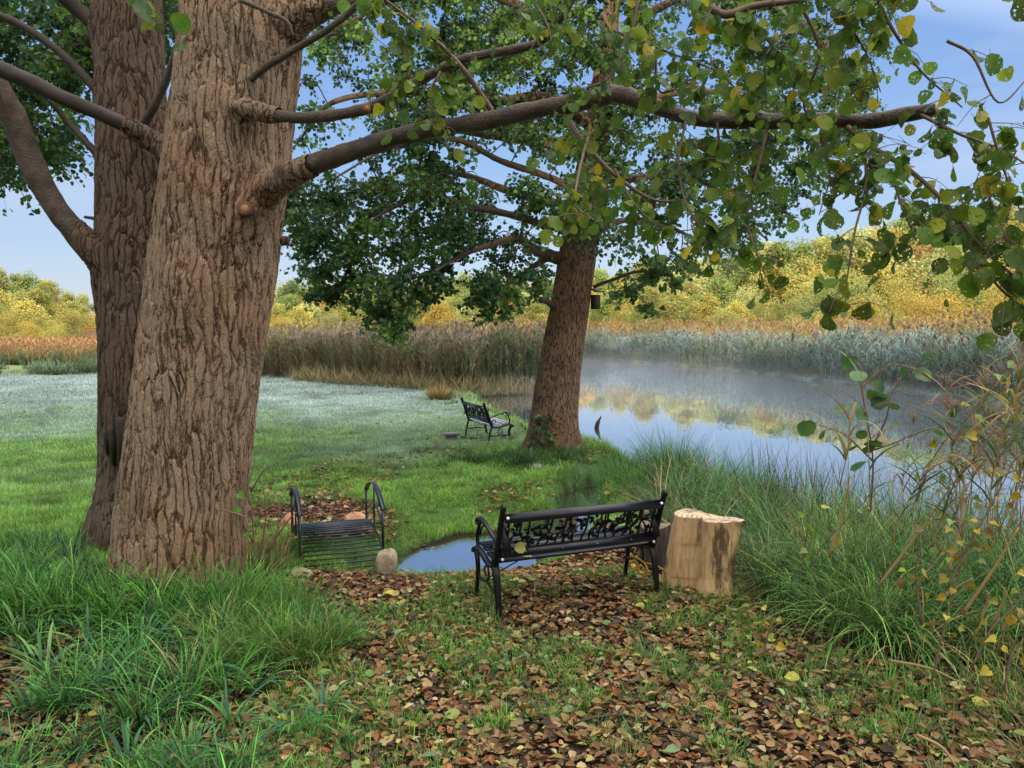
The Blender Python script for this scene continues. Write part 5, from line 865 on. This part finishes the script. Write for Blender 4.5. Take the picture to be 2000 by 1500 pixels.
for p0, p1, lb in (((1715, 1145, 4.6), (1855, 955, 4.5), 'thick tan reed cane leaning right over the sedge'), ((1852, 1120, 4.2), (1885, 930, 4.2), 'upright straw cane between yellow vine leaves'), ((1830, 1175, 4.1), (1900, 1130, 4.0), 'short broken straw cane low in the sedge'), ((1880, 1200, 4.0), (1990, 1030, 3.9), 'long thin straw cane leaning toward the right edge'), ((1620, 1085, 5.0), (1660, 930, 5.0), 'red brown dry stalk leaning behind the lime leaved weed'), ((1735, 1290, 4.3), (1880, 1335, 4.0), 'long flattened straw stem on the leaf litter edge'), ((1790, 1435, 3.6), (1870, 1500, 3.5), 'thick pale straw stalk lying at the lower right corner')):
    cane(p0, p1, .009, lb)
for k, (x0, y0, x1, y1) in enumerate(((1915, 1210, 1928, 1155), (1940, 1215, 1962, 1148), (1955, 1235, 1975, 1175))): cane((x0, y0, 3.9), (x1, y1, 3.85), .008, 'short cut reed stub, one of three standing together at the right edge', group='three cut reed stubs')
RG = 'leafy reeds at the right edge'
for k in range(34):
    px = 1745 + 300 * rng.random() ** .8; d = rng.uniform(4.3, 5.6); top = 900 - (px - 1745) * .75 + rng.normal(0, 60); cane((px - rng.uniform(-10, 60), 1060 + rng.normal(0, 30), d), (px + rng.normal(20, 25), max(top, 640), d - .1), .0035, 'leaf bearing reed rising in front of the water at the right edge', rng.normal(0, .03), leaves=13, group=RG, pl=rng.random() < .3, lw=.017)
for x0, y0, x1, y1, pl in ((1880, 1050, 1845, 740, 1), (1700, 1000, 1675, 680, 0), (1950, 1040, 1925, 745, 1), (1640, 950, 1660, 810, 0)): cane((x0, y0, 4.8), (x1, y1, 4.7), .004, 'tall brown tipped reed standing above the bank at the right', .02, leaves=9, group='tall brown tipped reeds', pl=pl, lw=.02)
# mesh of thin dark stems over the water
n = 650; d = rng.uniform(5.2, 7.2, n); px = 1560 + 480 * rng.random(n); x = (px - 1000) / FPX * d; V, F, c = blades(np.c_[x, d, np.maximum(gz(x, d), WL)], rng.uniform(0, 2 * pi, n), rng.uniform(.7, 1.25, n), .0055, rng.uniform(.05, .55, n), rng.uniform(0, 1.3, n), 5, pick([(.06, .12, .03), (.14, .13, .04), (.06, .15, .04), (.27, .22, .07)], n), 1.2, .7)
tag(obj('dry_stems', mesh('dry_stems', V, F, M['grass'], c)), 'tangle of thin dry stems against the water at the right', 'stems', kind='stuff')
# twiggy shrub right of the twin alder's foot
tw = thing('twiggy_shrub', 'small bare twiggy shrub growing at the right foot of the twin alder', 'shrub', P(500, 1100, 5.9)); m_ = MB(); ml_ = MB()
for pix in ([(500, 1110, 5.9), (492, 1000, 5.85), (485, 950, 5.85), (500, 895, 5.85)], [(490, 985, 5.85), (470, 930, 5.85), (472, 900, 5.85)], [(490, 960, 5.85), (515, 920, 5.8), (540, 905, 5.8)], [(515, 1110, 5.9), (540, 1040, 5.8), (545, 980, 5.8)], [(505, 1100, 5.9), (520, 1000, 5.8), (510, 940, 5.8)], [(480, 1010, 5.6), (450, 1000, 5.55), (425, 992, 5.5)], [(520, 1080, 5.9), (560, 1020, 5.85), (580, 1000, 5.85)], [(495, 1060, 5.9), (470, 1010, 5.8), (462, 960, 5.8)]): m_.add(*tube(crom([P(*q) for q in pix], 5), [.008, .003], 5, rough=.1))
m_.part('stem', M['twigpale'], tw); V, F, c, U = leafset(HEART, A([P(465, 962, 5.7), P(468, 990, 5.7), P(480, 1040, 5.7)]), A([[.6, 0, -.5], [-.4, 0, -.5], [.3, 0, -.6]]), A([[0, -1, .3]] * 3), A([.07, .075, .05]), A([1, 1, 1.])); ml_.add(V, F, A([[.13, .3, .06]] * len(V)), U); ml_.part('leaves', M['grass'], tw, smooth=False)
x_, y_ = rng.normal(-2.0, .1, 14), rng.normal(6.15, .14, 14); m_ = MB(); m_.add(*tufts(x_, y_, 40, rng.uniform(.05, .12, 14), rng.uniform(.3, .55, 14), .005, [(.2, .13, .07), (.26, .2, .09), (.08, .14, .04)], None, .3, .6, 4)); V, F, c, U = m_.get(); solid('dry_grass_clump', V, F, M['grass'], 'brown dry grass clump between the twin alder and the little bridge', 'grass clump', None, c, smooth=False)
# bright single leaf in grass by the near left stone
oneleaf('leaf', P(575, 1150, 6.1), (.3, 0, -1), (0, -1, .3), .10, (.22, .42, .03), 'bright lime green leaf in the grass below the near left bridge stone')
# twigs on the ground
for k, (x, y, a, l) in enumerate(((.3, 3.75, .3, .3), (.9, 3.6, 2.6, .2), (1.6, 4.1, .1, .35), (-.3, 4.4, 1.0, .25))):
    V, F = tube(crom([(x, y, float(gz(x, y)) + .03), (x + cos(a) * l / 2, y + sin(a) * l / 2, float(gz(x, y)) + .04), (x + cos(a) * l, y + sin(a) * l, float(gz(x, y)) + .03)], 4), [.009, .004], 6, rough=.2); solid('fallen_twig', V, F, M['twig'], 'thin dark twig lying among the fallen leaves', 'twig', 'twigs lying in the leaf litter')

# ------------------------------------------------------------------ mist over the pond
def mist(name, lo, hi, dens, zf, scale, label):
    t = NT(name + '_vapour'); tcg = t.n('TexCoord').outputs['Object']; sp = t.n('SeparateXYZ'); t.l(tcg, sp.inputs[0]); n = t.noise(tcg, scale, 2)
    f = t.math('MULTIPLY', t.math('SUBTRACT', sp.outputs[2], WL), -1 / zf); f = t.math('POWER', 2.718, f); dn = t.math('MULTIPLY', t.math('MULTIPLY', f, t.ramp(n, [(.35, (.25,) * 3), (.65, (1,) * 3)])), dens)
    for ax_, lo_, hi_, fd in ((0, lo[0], hi[0], 4.0), (1, lo[1], hi[1], 6.0)):
        e1 = t.math('MULTIPLY', t.math('SUBTRACT', sp.outputs[ax_], lo_), 1 / fd, True); e2 = t.math('MULTIPLY', t.math('SUBTRACT', hi_, sp.outputs[ax_]), 1 / (fd * .5), True); dn = t.math('MULTIPLY', dn, t.math('MULTIPLY', e1, e2))
    pv = t.n('VolumePrincipled'); pv.inputs['Color'].default_value = (.80, .88, 1, 1); pv.inputs['Anisotropy'].default_value = .1; t.l(dn, pv.inputs['Density']); t.l(pv.outputs[0], t.out.inputs['Volume'])
    c = (A(lo) + A(hi)) / 2; V, F = box(c, A(hi) - A(lo)); o = obj(name, mesh(name, V, F, t.m)); tag(o, label, 'mist', kind='stuff'); return o
mist('mist', (-2, 18.5, WL + .01), (22, 57, 1.5), .030, .5, .35, 'thin white mist lying on the pond')
# ------------------------------------------------------------------ light, world, camera
SKY_FILL = (3.7, 3.65, 3.5)
EL, AZ = R(8.5), R(188)   # sun low, behind the viewer
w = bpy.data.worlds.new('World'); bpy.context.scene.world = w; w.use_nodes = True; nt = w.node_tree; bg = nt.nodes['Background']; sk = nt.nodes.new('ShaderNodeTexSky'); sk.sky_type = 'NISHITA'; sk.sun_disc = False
sk.sun_elevation = R(14); sk.sun_rotation = AZ; sk.air_density = 1.0; sk.dust_density = .6; sk.ozone_density = 2.0; 
def wn(ty, **kw):
    n_ = nt.nodes.new('ShaderNode' + ty)
    for k_, v_ in kw.items(): setattr(n_, k_, v_)
    return n_
def wl(a, b_): nt.links.new(a, b_)
tcw = wn('TexCoord'); spw = wn('SeparateXYZ'); wl(tcw.outputs['Generated'], spw.inputs[0])
def wramp(src, stops):
    r_ = wn('ValToRGB'); e = r_.color_ramp.elements
    while len(e) < len(stops): e.new(.5)
    for k_, (p_, c_) in enumerate(stops): e[k_].position = p_; e[k_].color = (*c_, 1)
    wl(src, r_.inputs[0]); return r_.outputs[0]
def wmix(f, a, b_, bt='MIX'):
    m_ = wn('Mix', data_type='RGBA', blend_type=bt)
    for k_, v_ in ((0, f), (6, a), (7, b_)):
        if hasattr(v_, 'links'): wl(v_, m_.inputs[k_])
        else: m_.inputs[k_].default_value = v_ if k_ == 0 else (*v_, 1)
    return m_.outputs[2]
def wmath(op, a, b_):
    m_ = wn('Math', operation=op)
    for k_, v_ in enumerate((a, b_)):
        if hasattr(v_, 'links'): wl(v_, m_.inputs[k_])
        else: m_.inputs[k_].default_value = v_
    return m_.outputs[0]
SKY = .15
clear = wramp(spw.outputs[2], [(0.0, (.66, .74, .90)), (.08, (.52, .66, .92)), (.2, (.33, .52, .90)), (.42, (.19, .37, .84))])
clear = wmix(1.0, clear, (1 / SKY,) * 3, 'MULTIPLY'); base_ = wmix(.25, clear, sk.outputs[0])
mpw = wn('Mapping'); mpw.inputs['Scale'].default_value = (1.2, 1.2, 7); wl(tcw.outputs['Generated'], mpw.inputs[0]); nz_ = wn('TexNoise'); nz_.inputs['Scale'].default_value = 2.2; nz_.inputs['Detail'].default_value = 6; wl(mpw.outputs[0], nz_.inputs['Vector'])
ci = wramp(nz_.outputs[0], [(.5, (0, 0, 0)), (.78, (.55,) * 3)]); base_ = wmix(ci, base_, tuple(A([.72, .76, .93]) / SKY))
# added sky brightness overhead and on the sun's side, fills the shaded foreground
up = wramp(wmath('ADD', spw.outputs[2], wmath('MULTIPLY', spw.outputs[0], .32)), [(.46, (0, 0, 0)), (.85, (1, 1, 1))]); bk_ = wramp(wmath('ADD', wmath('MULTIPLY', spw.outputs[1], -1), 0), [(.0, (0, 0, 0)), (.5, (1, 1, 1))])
base_ = wmix(bk_, base_, tuple(A([1.45, 1.42, 1.36]) / SKY)); base_ = wmix(up, base_, tuple(A(SKY_FILL) / SKY)); wl(base_, bg.inputs[0]); bg.inputs[1].default_value = SKY
sl = bpy.data.lights.new('sun', 'SUN'); sl.energy = 5.0; sl.angle = R(.55); sl.color = (1, .82, .52); so = bpy.data.objects.new('sun', sl); C.objects.link(so)
sd = A([sin(AZ) * cos(EL), cos(AZ) * cos(EL), sin(EL)])
import mathutils
so.rotation_euler = mathutils.Vector(sd.tolist()).to_track_quat('Z', 'Y').to_euler(); so.location = (sd * 50).tolist()
cm = bpy.data.cameras.new('camera'); cm.lens = 36 * FPX / 2000; cm.sensor_width = 36; cm.clip_end = 3000; cm.clip_start = .05; co_ = bpy.data.objects.new('camera', cm); C.objects.link(co_); co_.location = CAM.tolist(); co_.rotation_euler = (pi / 2 - PIT, 0, 0)
sc = bpy.context.scene; sc.camera = co_; sc.view_settings.view_transform = 'Standard'; sc.view_settings.look = 'None'; sc.view_settings.exposure = 0
sc.render.engine = 'CYCLES'; cy = sc.cycles; cy.max_bounces = 7; cy.diffuse_bounces = 3; cy.glossy_bounces = 3; cy.transmission_bounces = 4; cy.transparent_max_bounces = 12; cy.volume_bounces = 1; cy.use_denoising = True; cy.volume_step_rate = 1.0; cy.volume_max_steps = 64
sc.render.use_persistent_data = False
